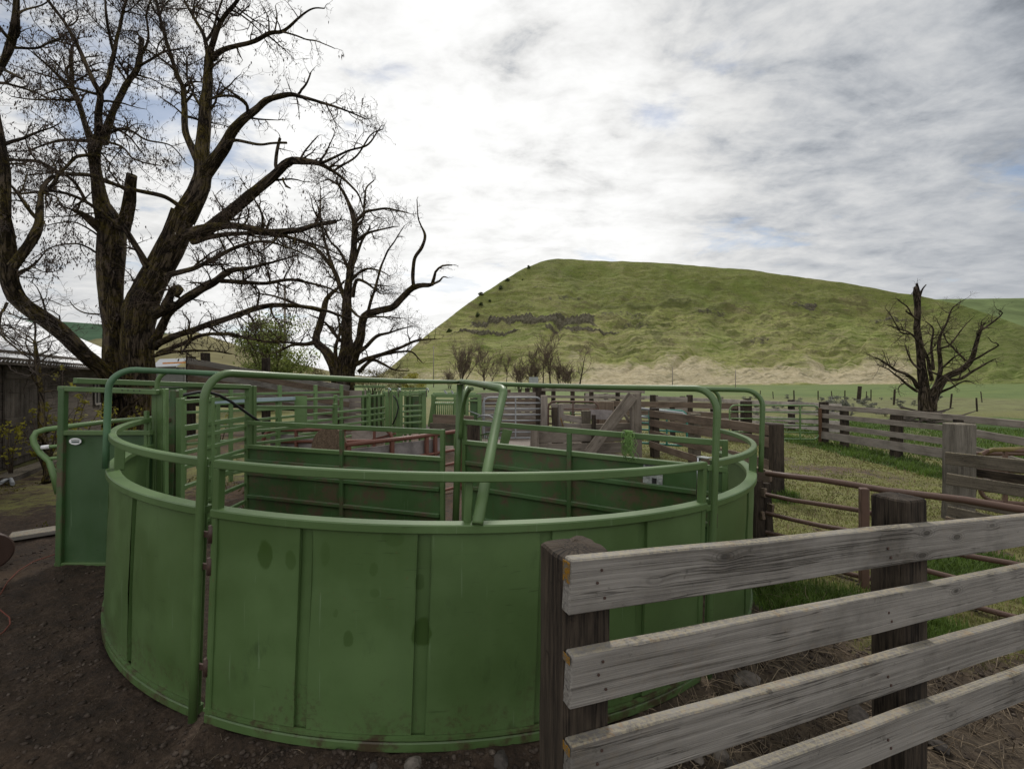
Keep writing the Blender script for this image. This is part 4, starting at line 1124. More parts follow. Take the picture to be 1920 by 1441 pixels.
# right stem
t.limb(R2, [(800, 1330, 230), (790, 1050, 215), (775, 880, 205), (770, 700, 195), (805, 480, 188), (900, 300, 176), (985, 130, 160), (1035, 0, 150)], B + .1, B - .2, kids=.4, klen=(.4, 1), pod=.3)
t.limb(R1, [(1030, 1230, 150), (1080, 1150, 138), (1130, 1030, 118), (1140, 940, 112), (1135, 880, 92), (1150, 700, 78), (1160, 560, 66), (1170, 400, 58), (1182, 320, 54)], B - .2, B - .2, kids=.9, klen=(.5, 1.4), pod=.4)
t.limb(R1, [(1172, 350, 34), (1145, 200, 26), (1085, 90, 22), (1040, 0, 15), (1020, -80, 10)], B - .2, B + .5, **K)
t.limb(R1, [(1085, 100, 16), (1090, 20, 12), (1100, -70, 8)], B + .3, B, **K)
t.limb(R1, [(1185, 330, 46), (1200, 240, 38), (1245, 120, 32), (1330, 0, 22), (1380, -80, 12)], B - .2, B - 1.1, **K)
t.limb(R1, [(1150, 240, 22), (1200, 150, 16), (1250, 10, 12), (1270, -60, 8)], B, B - .6, **K)
t.limb(R1, [(1195, 330, 42), (1230, 300, 36), (1290, 268, 31), (1400, 240, 28), (1530, 190, 24), (1595, 175, 20), (1690, 90, 14), (1760, 50, 10), (1822, 40, 7)], B - .2, B - 1.5, kids=1.6, klen=(.3, .9), pod=.12)
t.limb(R1, [(1590, 180, 14), (1680, 205, 11), (1760, 230, 9), (1880, 275, 5)], B - 1.1, B - 1.8, kids=1.8, klen=(.2, .5), pod=.1)
t.limb(R1, [(1545, 188, 12), (1558, 100, 9), (1545, 30, 6)], B - 1, B - 1, kids=1.2, klen=(.2, .4))
t.limb(R1, [(1115, 900, 62), (1070, 820, 50), (1040, 700, 40), (1030, 520, 36), (990, 400, 30), (930, 220, 26), (885, 20, 22), (870, -80, 12)], B - .2, B + 1.2, **K)
t.limb(R1, [(1140, 620, 22), (1090, 530, 18), (1050, 430, 14), (1045, 330, 10)], B, B + .8, **K)
t.limb(R1, [(985, 400, 16), (900, 330, 14), (800, 260, 11), (700, 200, 8)], B + .6, B + .4, **K)
t.limb(R1, [(1150, 985, 92), (1210, 900, 84), (1270, 810, 70), (1320, 730, 56), (1400, 645, 46), (1500, 572, 38), (1620, 535, 30), (1720, 552, 22), (1920, 612, 12), (2060, 670, 7)], B - .2, B - 1.8, kids=1.7, klen=(.3, 1.0), pod=.15)
t.limb(R1, [(1680, 530, 16), (1725, 480, 13), (1750, 410, 9)], B - 1.3, B - 1.5, kids=2, klen=(.2, .6))
t.limb(R1, [(1260, 830, 50), (1320, 790, 22), (1450, 812, 17), (1530, 806, 15), (1612, 806, 15)], B - .6, B - 1.2)
t.limb(R1, [(1395, 655, 26), (1385, 580, 20), (1300, 520, 15), (1260, 490, 12)], B - .9, B - 1.3, kids=1.5, klen=(.3, .7))
t.limb(R1, [(1385, 590, 20), (1300, 535, 18), (1180, 550, 14)], B - .9, B - .5, kids=1.2, klen=(.2, .6))
t.limb(R1, [(1120, 1320, 88), (1220, 1255, 76), (1310, 1190, 70), (1400, 1110, 64), (1530, 990, 58), (1620, 912, 48), (1700, 900, 38), (1820, 930, 26), (1920, 990, 18), (2010, 1080, 12), (2040, 1170, 8)], B - .3, B - 1.6, kids=1.5, klen=(.3, 1.1), pod=.2)
t.limb(R1, [(1800, 920, 20), (1880, 880, 15), (1960, 850, 13), (2060, 820, 11), (2130, 740, 8)], B - 1.3, B - 1.9, kids=1.8, klen=(.2, .7))
t.limb(R1, [(1880, 960, 15), (2000, 880, 11), (2080, 760, 8), (2150, 730, 6)], B - 1.5, B - 1.9, kids=1.6, klen=(.2, .6))
t.limb(R1, [(1555, 960, 24), (1562, 860, 20), (1580, 780, 18)], B - .9, B - .9, kids=.8, klen=(.3, .6))
t.limb(R1, [(1690, 900, 14), (1710, 850, 11), (1790, 770, 6)], B - 1.2, B - 1.2, kids=1.5, klen=(.2, .5))
t.limb(R1, [(1590, 1000, 14), (1600, 1040, 12), (1630, 1062, 9), (1600, 1050, 7)], B - 1, B - 1.1)
t.limb(R2, [(1060, 120, 84), (1150, 85, 60), (1300, 70, 45), (1500, 102, 38), (1700, 90, 32), (1800, 65, 28), (1890, 45, 24)], B - .4, B - 1.9, kids=2.6, klen=(.4, 1.2), pod=.35, big=True)
t.limb(R2, [(1080, 160, 44), (1200, 130, 32), (1400, 112, 26), (1600, 130, 20), (1760, 170, 12), (1900, 230, 7)], B - .4, B - 1.2, kids=3, klen=(.4, 1.2), pod=.4)
t.limb(R2, [(940, 350, 46), (1010, 330, 36), (1100, 308, 31), (1230, 240, 27), (1350, 185, 23), (1470, 155, 17), (1620, 190, 11), (1760, 260, 7)], B - .3, B - 1.5, kids=3, klen=(.4, 1.2), pod=.35)
t.limb(R2, [(860, 760, 64), (940, 570, 46), (1010, 505, 52), (1100, 450, 54), (1200, 385, 46), (1280, 330, 40), (1400, 310, 24), (1500, 285, 16), (1650, 240, 8)], B - .2, B - 1.8, kids=2.6, klen=(.4, 1.2), pod=.3)
t.limb(R2, [(1240, 380, 30), (1380, 388, 26), (1500, 390, 23), (1650, 372, 18), (1780, 400, 14), (1920, 450, 9)], B - 1.2, B - .8, kids=3, klen=(.4, 1.1), pod=.3)
t.limb(R2, [(880, 740, 50), (1000, 682, 42), (1200, 618, 39), (1400, 552, 35), (1560, 516, 29), (1800, 540, 20), (1960, 590, 12)], B - .3, B - .9, kids=2.4, klen=(.4, 1.1), pod=.25)
t.limb(R2, [(890, 790, 34), (1050, 722, 26), (1150, 682, 23), (1300, 680, 19), (1500, 722, 14), (1750, 735, 9)], B - .3, B - 1.3, kids=2.6, klen=(.3, .9), pod=.2)
t.limb(R2, [(870, 800, 28), (980, 780, 20), (1150, 770, 15), (1300, 790, 9)], B - .4, B - 1.4, kids=2.5, klen=(.3, .7), pod=.1)
t.limb(R2, [(930, 520, 60), (980, 420, 50), (1010, 430, 46), (990, 470, 30)], B - .6, B - .9)
t.limb(R2, [(870, 560, 90), (930, 540, 60), (965, 500, 46)], B - .4, B - .7)
t.limb(R2, [(830, 300, 60), (790, 220, 44), (720, 110, 36), (640, 0, 24)], B - .3, B - 1.0, kids=2, klen=(.4, 1), pod=.4)
t.limb(R1, [(1040, 1180, 34), (960, 1125, 30), (880, 1095, 30), (700, 1055, 29), (500, 985, 30), (340, 968, 29), (200, 905, 26), (30, 890, 22), (-80, 880, 14)], B - .4, B - 1.6, kids=2.6, klen=(.4, 1.3), pod=.5)
t.limb(R1, [(700, 1300, 30), (560, 1190, 26), (430, 1110, 24), (300, 1075, 20), (100, 1085, 16), (-60, 1060, 10)], B - .2, B - 1.6, kids=3, klen=(.4, 1.3), pod=.55)
t.limb(R1, [(480, 1130, 26), (430, 1040, 22), (360, 980, 24), (290, 970, 14), (150, 990, 9)], B - .6, B - 1.2, kids=3, klen=(.4, 1.1), pod=.55)
t.limb(R1, [(500, 790, 26), (400, 790, 20), (280, 810, 15), (150, 850, 10), (20, 850, 7)], B - .3, B - 1.3, kids=3.4, klen=(.4, 1.1), pod=.7)
t.limb(R1, [(590, 800, 22), (680, 820, 17), (760, 900, 12), (900, 930, 8)], B - .3, B - .9, kids=3.2, klen=(.4, 1.1), pod=.6)
t.limb(R1, [(600, 760, 22), (720, 730, 18), (830, 790, 13), (960, 820, 9), (1050, 920, 6)], B - .1, B + .7, kids=3.2, klen=(.4, 1.1), pod=.5)
t.limb(R1, [(440, 560, 22), (330, 560, 16), (200, 560, 12), (60, 540, 8)], B, B - 1.2, kids=3.4, klen=(.4, 1.1), pod=.7)
t.limb(R1, [(560, 880, 30), (440, 880, 24), (380, 930, 22), (310, 1010, 24), (260, 1080, 34)], B - .2, B - 1.8, kids=2.4, klen=(.4, 1.1), pod=.5)
t.limb(R2, [(540, 220, 18), (430, 170, 13), (300, 190, 9), (180, 260, 6)], B - .4, B - 1.6, kids=3.4, klen=(.4, 1), pod=.7)
t.limb(R2, [(560, 130, 16), (440, 60, 12), (330, 60, 8), (200, 90, 5)], B - .2, B - 1.4, kids=3.2, klen=(.4, 1), pod=.4)
t.limb(R2, [(560, 568, 14), (480, 560, 11), (420, 530, 8), (390, 495, 5)], B, B - .4, kids=1.4, klen=(.2, .5))
t.limb(R2, [(560, 1300, 30), (640, 1180, 24), (700, 1100, 18), (780, 1040, 9)], B - .8, B - .9, kids=2.5, klen=(.3, .8))
bigtree = t.build('bare_tree', 'huge bare black locust like tree with two mossy trunks and hanging pods at left', gxy(232, B), 'bark', 'twig')
bigtree['label'] = 'huge leafless tree with two thick mossy trunks and dark hanging pods behind the slide gate'

# leaning stem at the left edge
t = Tree(8)
t.limb(R2, [(640, 1010, 130), (590, 900, 110), (470, 790, 104), (330, 655, 112), (200, 560, 114), (90, 470, 120), (45, 330, 118), (35, 150, 108), (20, 0, 96)], 11.6, 8.6, kids=.9, klen=(.4, 1.1), pod=.3, kmin=.3)
t.limb(R1, [(20, 1210, 98), (22, 1050, 84), (15, 900, 70), (-15, 700, 60), (-40, 500, 52), (10, 370, 48), (45, 280, 66), (75, 190, 58), (92, 90, 50), (95, -60, 40)], 8.6, 8.0, kids=1.6, klen=(.4, 1.2), pod=.6)
t.limb(R1, [(60, 230, 30), (20, 180, 26), (-20, 120, 20)], 8.1, 7.9, kids=2, klen=(.3, .8), pod=.5)
t.limb(R1, [(0, 385, 26), (60, 415, 22), (120, 440, 16)], 8.2, 7.8, kids=1, klen=(.2, .5))
t.limb(R1, [(95, 80, 22), (160, 60, 16), (240, 30, 12), (300, -20, 8)], 8, 8.4, kids=3, klen=(.3, .9), pod=.6)
t.limb(R1, [(80, 270, 22), (200, 265, 17), (300, 230, 12), (400, 220, 7)], 8.1, 8.8, kids=3.2, klen=(.3, .9), pod=.7)
t.limb(R2, [(70, 300, 80), (130, 220, 72), (190, 130, 70), (225, 60, 60), (232, -40, 46), (235, -110, 34), (262, -180, 32), (300, -215, 26)], 9.0, 9.3, kids=1, klen=(.3, .9), pod=.4)
t.limb(R2, [(225, 50, 34), (170, -20, 28), (100, -110, 24), (60, -160, 14)], 9.2, 8.8, kids=1.6, klen=(.3, .8), pod=.4)
t.limb(R2, [(150, 540, 20), (190, 620, 16), (195, 700, 13), (200, 800, 11), (215, 900, 10)], 9.3, 9.0, kids=3.0, klen=(.3, .9))
t.limb(R2, [(40, 500, 22), (-20, 620, 18), (60, 720, 14), (130, 790, 11), (230, 850, 7)], 8.8, 8.3, kids=4.2, klen=(.3, .9))
t.limb(R2, [(20, 540, 16), (0, 640, 13), (40, 700, 10), (130, 745, 8), (300, 720, 5)], 8.7, 8.0, kids=4.2, klen=(.3, .8))
t.limb(R2, [(110, 430, 14), (180, 500, 11), (260, 480, 8), (360, 520, 5)], 9.2, 9.6, kids=3.5, klen=(.2, .7))
t.limb(R2, [(100, 330, 14), (170, 300, 11), (250, 330, 8), (340, 320, 5)], 9, 9.6, kids=4, klen=(.3, .8), pod=.8)
t.build('bare_tree', 'leaning leafless mossy tree stem bending up along the left edge in front of the barn', gxy(200, 11.6), 'bark', 'twig_grey', podsize=.07)

# middle tree
t = Tree(21); B = 20.0
K = dict(kids=1.7, klen=(.5, 1.6), pod=.12)
t.limb(RM, [(680, 1640, 120), (680, 1500, 112), (682, 1390, 108), (690, 1290, 84), (690, 1180, 62), (690, 1000, 56), (705, 850, 42), (730, 680, 36), (735, 520, 34), (700, 420, 22), (665, 350, 18), (635, 300, 13), (640, 270, 8)], B, B, kids=1.4, klen=(.6, 1.6), pod=.15)
t.limb(RM, [(700, 1400, 60), (740, 1270, 50), (765, 1190, 48), (790, 1060, 46), (860, 1030, 42), (950, 1008, 40), (1000, 960, 36), (1065, 900, 34), (1120, 884, 28), (1170, 878, 22), (1190, 810, 14), (1230, 775, 11), (1285, 770, 7)], B, B - 1.5, kids=1.3, klen=(.3, 1.0))
t.limb(RM, [(1170, 880, 16), (1210, 865, 12), (1235, 838, 8), (1260, 840, 5)], B - 1.3, B - 1.6, kids=.8, klen=(.2, .4))
t.limb(RM, [(1068, 895, 24), (1062, 810, 22), (1075, 730, 20), (1115, 670, 18), (1132, 605, 16), (1108, 550, 10), (1092, 500, 8), (1085, 400, 5)], B - 1.2, B - 1.6, kids=.8, klen=(.2, .5))
t.limb(RM, [(640, 1430, 76), (615, 1330, 62), (575, 1260, 54), (515, 1200, 44), (535, 1120, 40), (560, 1040, 38), (580, 960, 30), (630, 910, 18), (680, 860, 10)], B, B + .8, kids=1.3, klen=(.5, 1.3), pod=.1)
t.limb(RM, [(560, 1030, 28), (500, 1010, 26), (430, 1000, 20), (330, 960, 15), (200, 930, 9)], B + .5, B - .8, **K)
t.limb(RM, [(510, 1205, 26), (460, 1215, 22), (380, 1225, 16), (300, 1260, 9)], B + .3, B - .6, **K)
t.limb(RM, [(690, 990, 30), (640, 850, 28), (590, 760, 24), (520, 680, 19), (430, 640, 13), (330, 610, 7)], B, B + 1, **K)
t.limb(RM, [(640, 850, 22), (590, 720, 18), (560, 600, 15), (545, 480, 11), (540, 330, 6)], B + .3, B + 1.2, **K)
t.limb(RM, [(700, 790, 20), (650, 690, 16), (600, 640, 12), (560, 560, 8)], B, B - .7, **K)
t.limb(RM, [(735, 530, 24), (790, 475, 18), (850, 458, 15), (930, 455, 12), (1040, 480, 6)], B, B - .8, kids=2.4, klen=(.3, 1), pod=.2)
t.limb(RM, [(785, 480, 15), (790, 400, 13), (800, 340, 10), (845, 295, 6)], B - .2, B + .4, kids=2.4, klen=(.3, 1), pod=.2)
t.limb(RM, [(735, 650, 24), (790, 600, 18), (850, 580, 13), (960, 555, 6)], B, B - .9, **K)
t.limb(RM, [(730, 760, 20), (770, 650, 16), (820, 560, 10), (815, 545, 6)], B, B + .7, **K)
t.limb(RM, [(715, 860, 18), (780, 800, 14), (850, 795, 10), (930, 830, 5)], B, B - .8, **K)
t.limb(RM, [(735, 1220, 26), (800, 1060, 20), (850, 900, 16), (900, 740, 12), (960, 640, 8), (1015, 550, 4)], B - .3, B - 1.6, kids=.9, klen=(.3, .9))
t.limb(RM, [(725, 950, 24), (745, 860, 20), (800, 870, 15), (880, 930, 8)], B, B - 1, **K)
t.limb(RM, [(740, 1280, 30), (800, 1230, 24), (860, 1170, 20), (930, 1152, 13), (1040, 1120, 6)], B - .2, B - 1.5, kids=1.8, klen=(.3, .9))
t.limb(RM, [(740, 1330, 34), (800, 1300, 27), (900, 1270, 23), (1000, 1230, 18), (1080, 1195, 13), (1190, 1185, 6)], B - .2, B - 2.2, kids=1.9, klen=(.3, 1))
t.limb(RM, [(760, 1370, 24), (830, 1305, 19), (900, 1330, 15), (960, 1360, 10), (1040, 1365, 5)], B - .3, B - 1.6, kids=1.8, klen=(.3, .8))
t.limb(RM, [(880, 1280, 16), (980, 1260, 13), (1060, 1260, 10), (1115, 1320, 5)], B - .7, B - 1.8, kids=1.8, klen=(.3, .8))
t.limb(RM, [(660, 1200, 24), (600, 1130, 18), (560, 1090, 12), (480, 1050, 6)], B - .2, B - 1.2, **K)
t.limb(RM, [(635, 1350, 26), (630, 1240, 22), (650, 1150, 16), (640, 1060, 9)], B - .6, B - .8, **K)
t.limb(RM, [(700, 1000, 18), (760, 1060, 14), (870, 1060, 11), (1000, 1070, 5)], B - .4, B - 1.6, **K)
t.build('bare_tree', 'tall leafless tree in the middle distance with one long crooked limb reaching right', gxy(647, B), 'bark', 'twig')

# dead tree at right
t = Tree(33); B = 22.0
K = dict(kids=2.6, klen=(.4, 1.2), pod=0)
t.limb(RD, [(1375, 990, 120), (1372, 890, 96), (1362, 800, 84), (1352, 700, 66), (1340, 550, 46), (1322, 400, 40), (1325, 250, 40), (1312, 210, 38), (1308, 172, 22)], B, B, kids=.6, klen=(.3, .8))
t.limb(RD, [(1326, 260, 26), (1330, 200, 18), (1322, 152, 12)], B, B - .1)
t.limb(RD, [(1330, 250, 18), (1345, 195, 12), (1373, 160, 6)], B, B - .3)
t.limb(RD, [(1400, 880, 70), (1420, 770, 62), (1470, 690, 50), (1560, 645, 42), (1625, 580, 36), (1655, 490, 27), (1672, 420, 22), (1700, 405, 15), (1760, 360, 12), (1800, 320, 8), (1765, 300, 5)], B - .1, B - 1.2, kids=1.3, klen=(.3, .9))
t.limb(RD, [(1665, 440, 18), (1690, 390, 12), (1705, 372, 7)], B - .9, B - 1.1, kids=1, klen=(.2, .4))
t.limb(RD, [(1470, 695, 28), (1560, 690, 22), (1640, 640, 17), (1730, 590, 10), (1760, 575, 6)], B - .3, B - 1.8, kids=2.2, klen=(.3, .8))
t.limb(RD, [(1610, 600, 18), (1680, 560, 14), (1770, 505, 10), (1740, 480, 6), (1720, 455, 4)], B - .8, B - 1.8, kids=1.4, klen=(.2, .6))
t.limb(RD, [(1410, 760, 46), (1440, 680, 32), (1450, 590, 28), (1442, 500, 24), (1460, 430, 17), (1490, 360, 13), (1530, 280, 8), (1590, 240, 4)], B - .1, B + .6, kids=1.4, klen=(.3, .9))
t.limb(RD, [(1445, 520, 15), (1500, 500, 12), (1560, 420, 9), (1630, 350, 4)], B + .2, B - .6, kids=1.8, klen=(.3, .7))
t.limb(RD, [(1400, 700, 28), (1375, 570, 22), (1330, 490, 18), (1290, 440, 14), (1220, 410, 10), (1150, 390, 5)], B - .2, B - 1, **K)
t.limb(RD, [(1290, 440, 11), (1230, 430, 9), (1180, 350, 6), (1135, 290, 3)], B - .7, B - 1.1, kids=2, klen=(.3, .7))
t.limb(RD, [(1330, 360, 16), (1290, 330, 13), (1255, 310, 10)], B - .1, B - .6, kids=1, klen=(.2, .5))
t.limb(RD, [(1290, 330, 12), (1265, 290, 10), (1210, 242, 8)], B - .5, B - .8, kids=1, klen=(.2, .5))
t.limb(RD, [(1325, 740, 30), (1280, 680, 23), (1200, 640, 17), (1120, 590, 12), (1060, 560, 5)], B - .2, B - 1.6, kids=2.3, klen=(.3, .9))
t.limb(RD, [(1320, 760, 22), (1250, 710, 16), (1180, 650, 10), (1100, 610, 5)], B - .2, B - .8, kids=2.3, klen=(.3, .9))
t.limb(RD, [(1340, 640, 20), (1290, 590, 13), (1250, 500, 7)], B - .2, B + .6, kids=1.8, klen=(.3, .7))
t.limb(RD, [(1410, 640, 20), (1400, 560, 17), (1400, 480, 14), (1410, 410, 11), (1370, 370, 6)], B, B + .7, **K)
t.limb(RD, [(1590, 590, 15), (1530, 520, 13), (1480, 470, 9), (1430, 350, 4)], B - .6, B, **K)
t.limb(RD, [(1450, 640, 16), (1510, 580, 12), (1570, 540, 7)], B, B - .8, **K)
t.limb(RD, [(1440, 770, 22), (1510, 740, 16), (1590, 700, 10), (1650, 720, 4)], B - .2, B - 1.5, kids=2, klen=(.3, .7))
t.limb(RD, [(1380, 640, 16), (1420, 660, 14), (1480, 680, 12), (1540, 740, 4)], B - .4, B - 1, kids=1.5, klen=(.2, .5))
t.limb(RD, [(1350, 920, 40), (1330, 985, 22), (1300, 1010, 14)], B - .3, B - .8)
t.limb(RD, [(1400, 930, 40), (1450, 990, 22), (1490, 1010, 14)], B - .3, B - .8)
dtree = t.build('dead_tree', 'dead broken topped tree with crooked limbs standing beyond the pale plank fence at right', gxy(1738, B), 'bark_dead', 'twig')
# fallen limbs under it
fl = thing('fallen_limbs', 'heap of fallen grey limbs and slats at the foot of the dead tree', 'branch pile', gxy(1760, 20.5))
mb = MB()
for i in range(34):
    p = gxy(1735 + RND.gauss(10, 38), 20.5 + RND.uniform(-1.2, 1)) + Vector((0, 0, RND.uniform(.02, .45))); a = RND.uniform(-.5, .5); L = RND.uniform(.4, 1.8)
    d = Vector((math.cos(a), RND.uniform(-.4, .4), math.sin(a) * .6)); mb.tube([p - d * L / 2, p + Vector((0, 0, RND.uniform(-.05, .08))), p + d * L / 2], [.05, .04, .02], 6)
mb.build('limbs', M['twig_grey'], fl)

# ------------------------------------------------------------------ numpy noise
_perm = NP.integers(0, 1 << 30, 4096).astype(np.int64)


def vnoise(x, y, seed=0):
    xi, yi = np.floor(x).astype(np.int64), np.floor(y).astype(np.int64); fx, fy = x - xi, y - yi
    fx, fy = fx * fx * (3 - 2 * fx), fy * fy * (3 - 2 * fy)
    h = lambda i, j: (_perm[(i * 73856093 ^ j * 19349663 ^ seed * 83492791) & 4095] % 10007) / 10007.0
    return (h(xi, yi) * (1 - fx) + h(xi + 1, yi) * fx) * (1 - fy) + (h(xi, yi + 1) * (1 - fx) + h(xi + 1, yi + 1) * fx) * fy


def fbm(x, y, o=4, seed=0, g=.5):
    a, s, n = 1.0, 0, 0
    for i in range(o):
        s = s + a * vnoise(x * 2 ** i + i * 17.3, y * 2 ** i - i * 9.1, seed + i); n += a; a *= g
    return s / n


def ss(a, b, x):
    t = np.clip((x - a) / (b - a), 0, 1); return t * t * (3 - 2 * t)


def gzn(x, y):
    r = np.hypot(x, y); return -0.10 * np.tanh((x + .66) / 3.0) * (1 - ss(14, 40, r))


def bump_n(x, y):
    r = np.hypot(x, y)
    near = (fbm(x * 1.1, y * 1.1, 3, 3) - .5) * .05 + (fbm(x * 5, y * 5, 4, 8) - .5) * .055 * (1 - ss(6, 16, r)) + (fbm(x * 22, y * 22, 3, 12) - .5) * .016 * (1 - ss(4, 9, r))
    near = near * ss(.2, .8, r)
    dt = np.hypot(x - TC.x, y - TC.y) - TR
    near = near + np.exp(-((dt - .06) / .07) ** 2) * .045 * fbm(x * 2.5, y * 2.5, 3, 15)
    far = (fbm(x * .05, y * .05, 4, 5) - .5) * 1.6 * ss(30, 90, r) * (1 - ss(120, 150, r))
    return near - .012 + far


# ------------------------------------------------------------------ bushes and saplings
def leaf_cloud(centres, n, size, col_mat, parent, name='foliage', flat=.5):
    V, k = [], 0
    cs = np.array([c[0] for c in centres]); rs = np.array([c[1] for c in centres]); w = np.array([c[2] if len(c) > 2 else 1.0 for c in centres])
    idx = NP.choice(len(cs), n, p=w / w.sum())
    d = NP.normal(0, 1, (n, 3)); d /= np.linalg.norm(d, axis=1)[:, None]; d *= (NP.uniform(0, 1, n) ** .45)[:, None]
    P = cs[idx] + d * rs[idx]
    a = NP.normal(0, 1, (n, 3)); a /= np.linalg.norm(a, axis=1)[:, None]; b = np.cross(a, NP.normal(0, 1, (n, 3))); b /= np.linalg.norm(b, axis=1)[:, None]
    s = (size * NP.uniform(.6, 1.4, n))[:, None]
    V = np.stack([P - a * s, P + b * s * flat, P + a * s, P - b * s * flat], 1).reshape(-1, 3)
    return tri_mesh(name, V, np.arange(n * 4).reshape(-1, 4), col_mat, parent)


def leaf_mat(name, col, var=.45):
    t = NT(name); p = t.pos(); n = t.noise(p, 1.6, 3); f = t.noise(p, 19, 2)
    g = t.mix(t.rng(t.math('ADD', t.mul(n, .6), t.mul(f, .4)), .35, .65), sc3(col, 1 - var), tuple(c * (1 + var) for c in col))
    tr_ = t.n('ShaderNodeBsdfTranslucent'); t.l(g, tr_.inputs[0]); mx = t.n('ShaderNodeMixShader'); mx.inputs[0].default_value = .35
    m = t.fin(g, .6, .25); t.l(t.b.outputs[0], mx.inputs[1]); t.l(tr_.outputs[0], mx.inputs[2])
    t.l(mx.outputs[0], t.t.nodes['Material Output'].inputs[0]); return m


M['leaf_green'] = leaf_mat('leaf_green', (.21, .25, .07))
M['leaf_yellow'] = leaf_mat('leaf_yellow', (.26, .24, .035))
M['leaf_olive'] = leaf_mat('leaf_olive', (.15, .135, .055))
M['leaf_dark'] = leaf_mat('leaf_dark', (.080, .100, .034))
M['sage'] = leaf_mat('sage_leaf', (.17, .175, .145), .3)


def bush(name, label, cat, u, Y, h, wd, n, size, mat, clumps=14, stems=12, group=None, lowv=None, seedr=0, stemmat='twig'):
    rr = random.Random(int(u * 7 + Y * 13 + seedr)); c = gxy(u, Y); t = thing(name, label, cat, c, group)
    cs = []
    for i in range(clumps):
        q = rr.uniform(.2, 1); a = rr.uniform(0, 6.28); ro = wd * .5 * rr.uniform(.1, .85) * (1 - .45 * q)
        cs.append((tuple(c + Vector((math.cos(a) * ro, math.sin(a) * ro * .8, h * q * .88))), (wd * rr.uniform(.08, .2), wd * rr.uniform(.08, .2), h * rr.uniform(.06, .15)), rr.uniform(.4, 1.4)))
    leaf_cloud(cs, n, size, M[mat], t)
    mb = MB()
    for cc in cs[:stems]:
        e = Vector(cc[0]); m_ = c.lerp(e, .5) + Vector((rr.gauss(0, .1), rr.gauss(0, .1), .1)) * wd * .2
        mb.tube([c + Vector((rr.gauss(0, .04), rr.gauss(0, .04), -.05)) * wd, m_, e, e + (e - m_) * .5], [.012 * h, .008 * h, .005 * h, .002 * h], 4)
        for k in range(4):
            d = Vector((rr.gauss(0, 1), rr.gauss(0, 1), rr.uniform(0, 1.5))) * wd * .11; mb.tube([e, e + d * .5, e + d], [.004 * h, .003 * h, .0015 * h], 3)
    mb.build('stems', M[stemmat], t)
    return t


bush('green_bush', 'leafy green bush behind the loading ramp, left of the middle tree', 'bush', 502, 27, 6.0, 6.4, 15000, .075, 'leaf_green', 46, 34)
bush('olive_bush', 'low brownish olive thicket just left of the middle tree trunk', 'bush', 585, 31, 2.9, 4.2, 3000, .05, 'leaf_olive', 22, 22)
bush('olive_bush', 'grey brown thicket between the middle tree and the foot of the hill', 'bush', 700, 52, 3.5, 9, 2600, .075, 'leaf_olive', 24, 24)
bush('yellow_bush', 'rounded yellow green shrub far off right of the middle tree trunk', 'bush', 777, 70, 3.1, 6.5, 2200, .10, 'leaf_yellow', 16, 8)
bush('olive_bush', 'bare olive brush heap left of the yellow green shrub', 'bush', 745, 62, 3.4, 5, 1500, .08, 'leaf_olive', 16, 16)


def sapling(label, u, vb, Y, tops, n=420, size=.035, spread=.14):
    c = gxy(u, Y); t = thing('sapling', label, 'sapling', c, 'leafing shoots round the big tree'); mb = MB(); cs = []
    for (uu, vv, dY) in tops:
        e = at(uu, vv, Y + dY); m_ = c.lerp(e, .55) + Vector((RND.gauss(0, .08), RND.gauss(0, .08), .05)); mb.tube([c, m_, e], [.016, .010, .004], 6)
        for q in (.35, .5, .65, .8, .92, 1.0):
            p = (c.lerp(m_, q / .55) if q < .55 else m_.lerp(e, (q - .55) / .45)); cs.append((tuple(p + Vector((RND.gauss(0, .05), RND.gauss(0, .05), RND.gauss(0, .04)))), (spread * RND.uniform(.4, 1),) * 3, RND.uniform(.2, 1)))
            mb.tube([p, p + Vector((RND.gauss(0, .12), RND.gauss(0, .12), RND.uniform(-.02, .12)))], [.005, .002], 4)
    mb.build('stem', M['twig'], t); leaf_cloud(cs, n, size, M['leaf_yellow'], t, 'leaves')


sapling('yellow leaved shoot in front of the barn wall beside the dark stem', 85, 860, 8.6, [(60, 775, 0), (92, 760, .3), (118, 690, .2), (40, 805, -.2), (105, 800, .3)])
sapling('yellow leaved shoots seen through the open top of the slide gate', 150, 850, 8.8, [(150, 745, 0), (165, 735, .3), (140, 790, .4), (185, 770, .2)], 380)
sapling('yellow leaved shoots at the foot of the big trunk', 225, 850, 10.6, [(212, 765, 0), (245, 780, .2), (265, 772, .3), (200, 760, -.2)], 360)
sapling('small yellow flowering twigs under the loading ramp', 415, 800, 12.5, [(400, 768, 0), (430, 772, .2)], 70, .03, .07)
sapling('young yellow shoot lowest on the barn door side', 22, 850, 8.2, [(18, 795, 0), (35, 815, 0), (5, 800, 0)], 120)
# dark slim trunk by the barn with bare twigs
t = Tree(44)
t.limb(lambda X, Y: (X, Y), [(86, 905, 60), (84, 850, 54), (80, 800, 44), (78, 750, 36), (72, 700, 30), (66, 640, 20)], 7.2, 8.0, kids=3.2, klen=(.4, 1.0), big=True)
t.build('slim_tree', 'slim dark leafless tree standing in front of the barn wall', gxy(86, 7.2), 'bark', 'twig_grey')


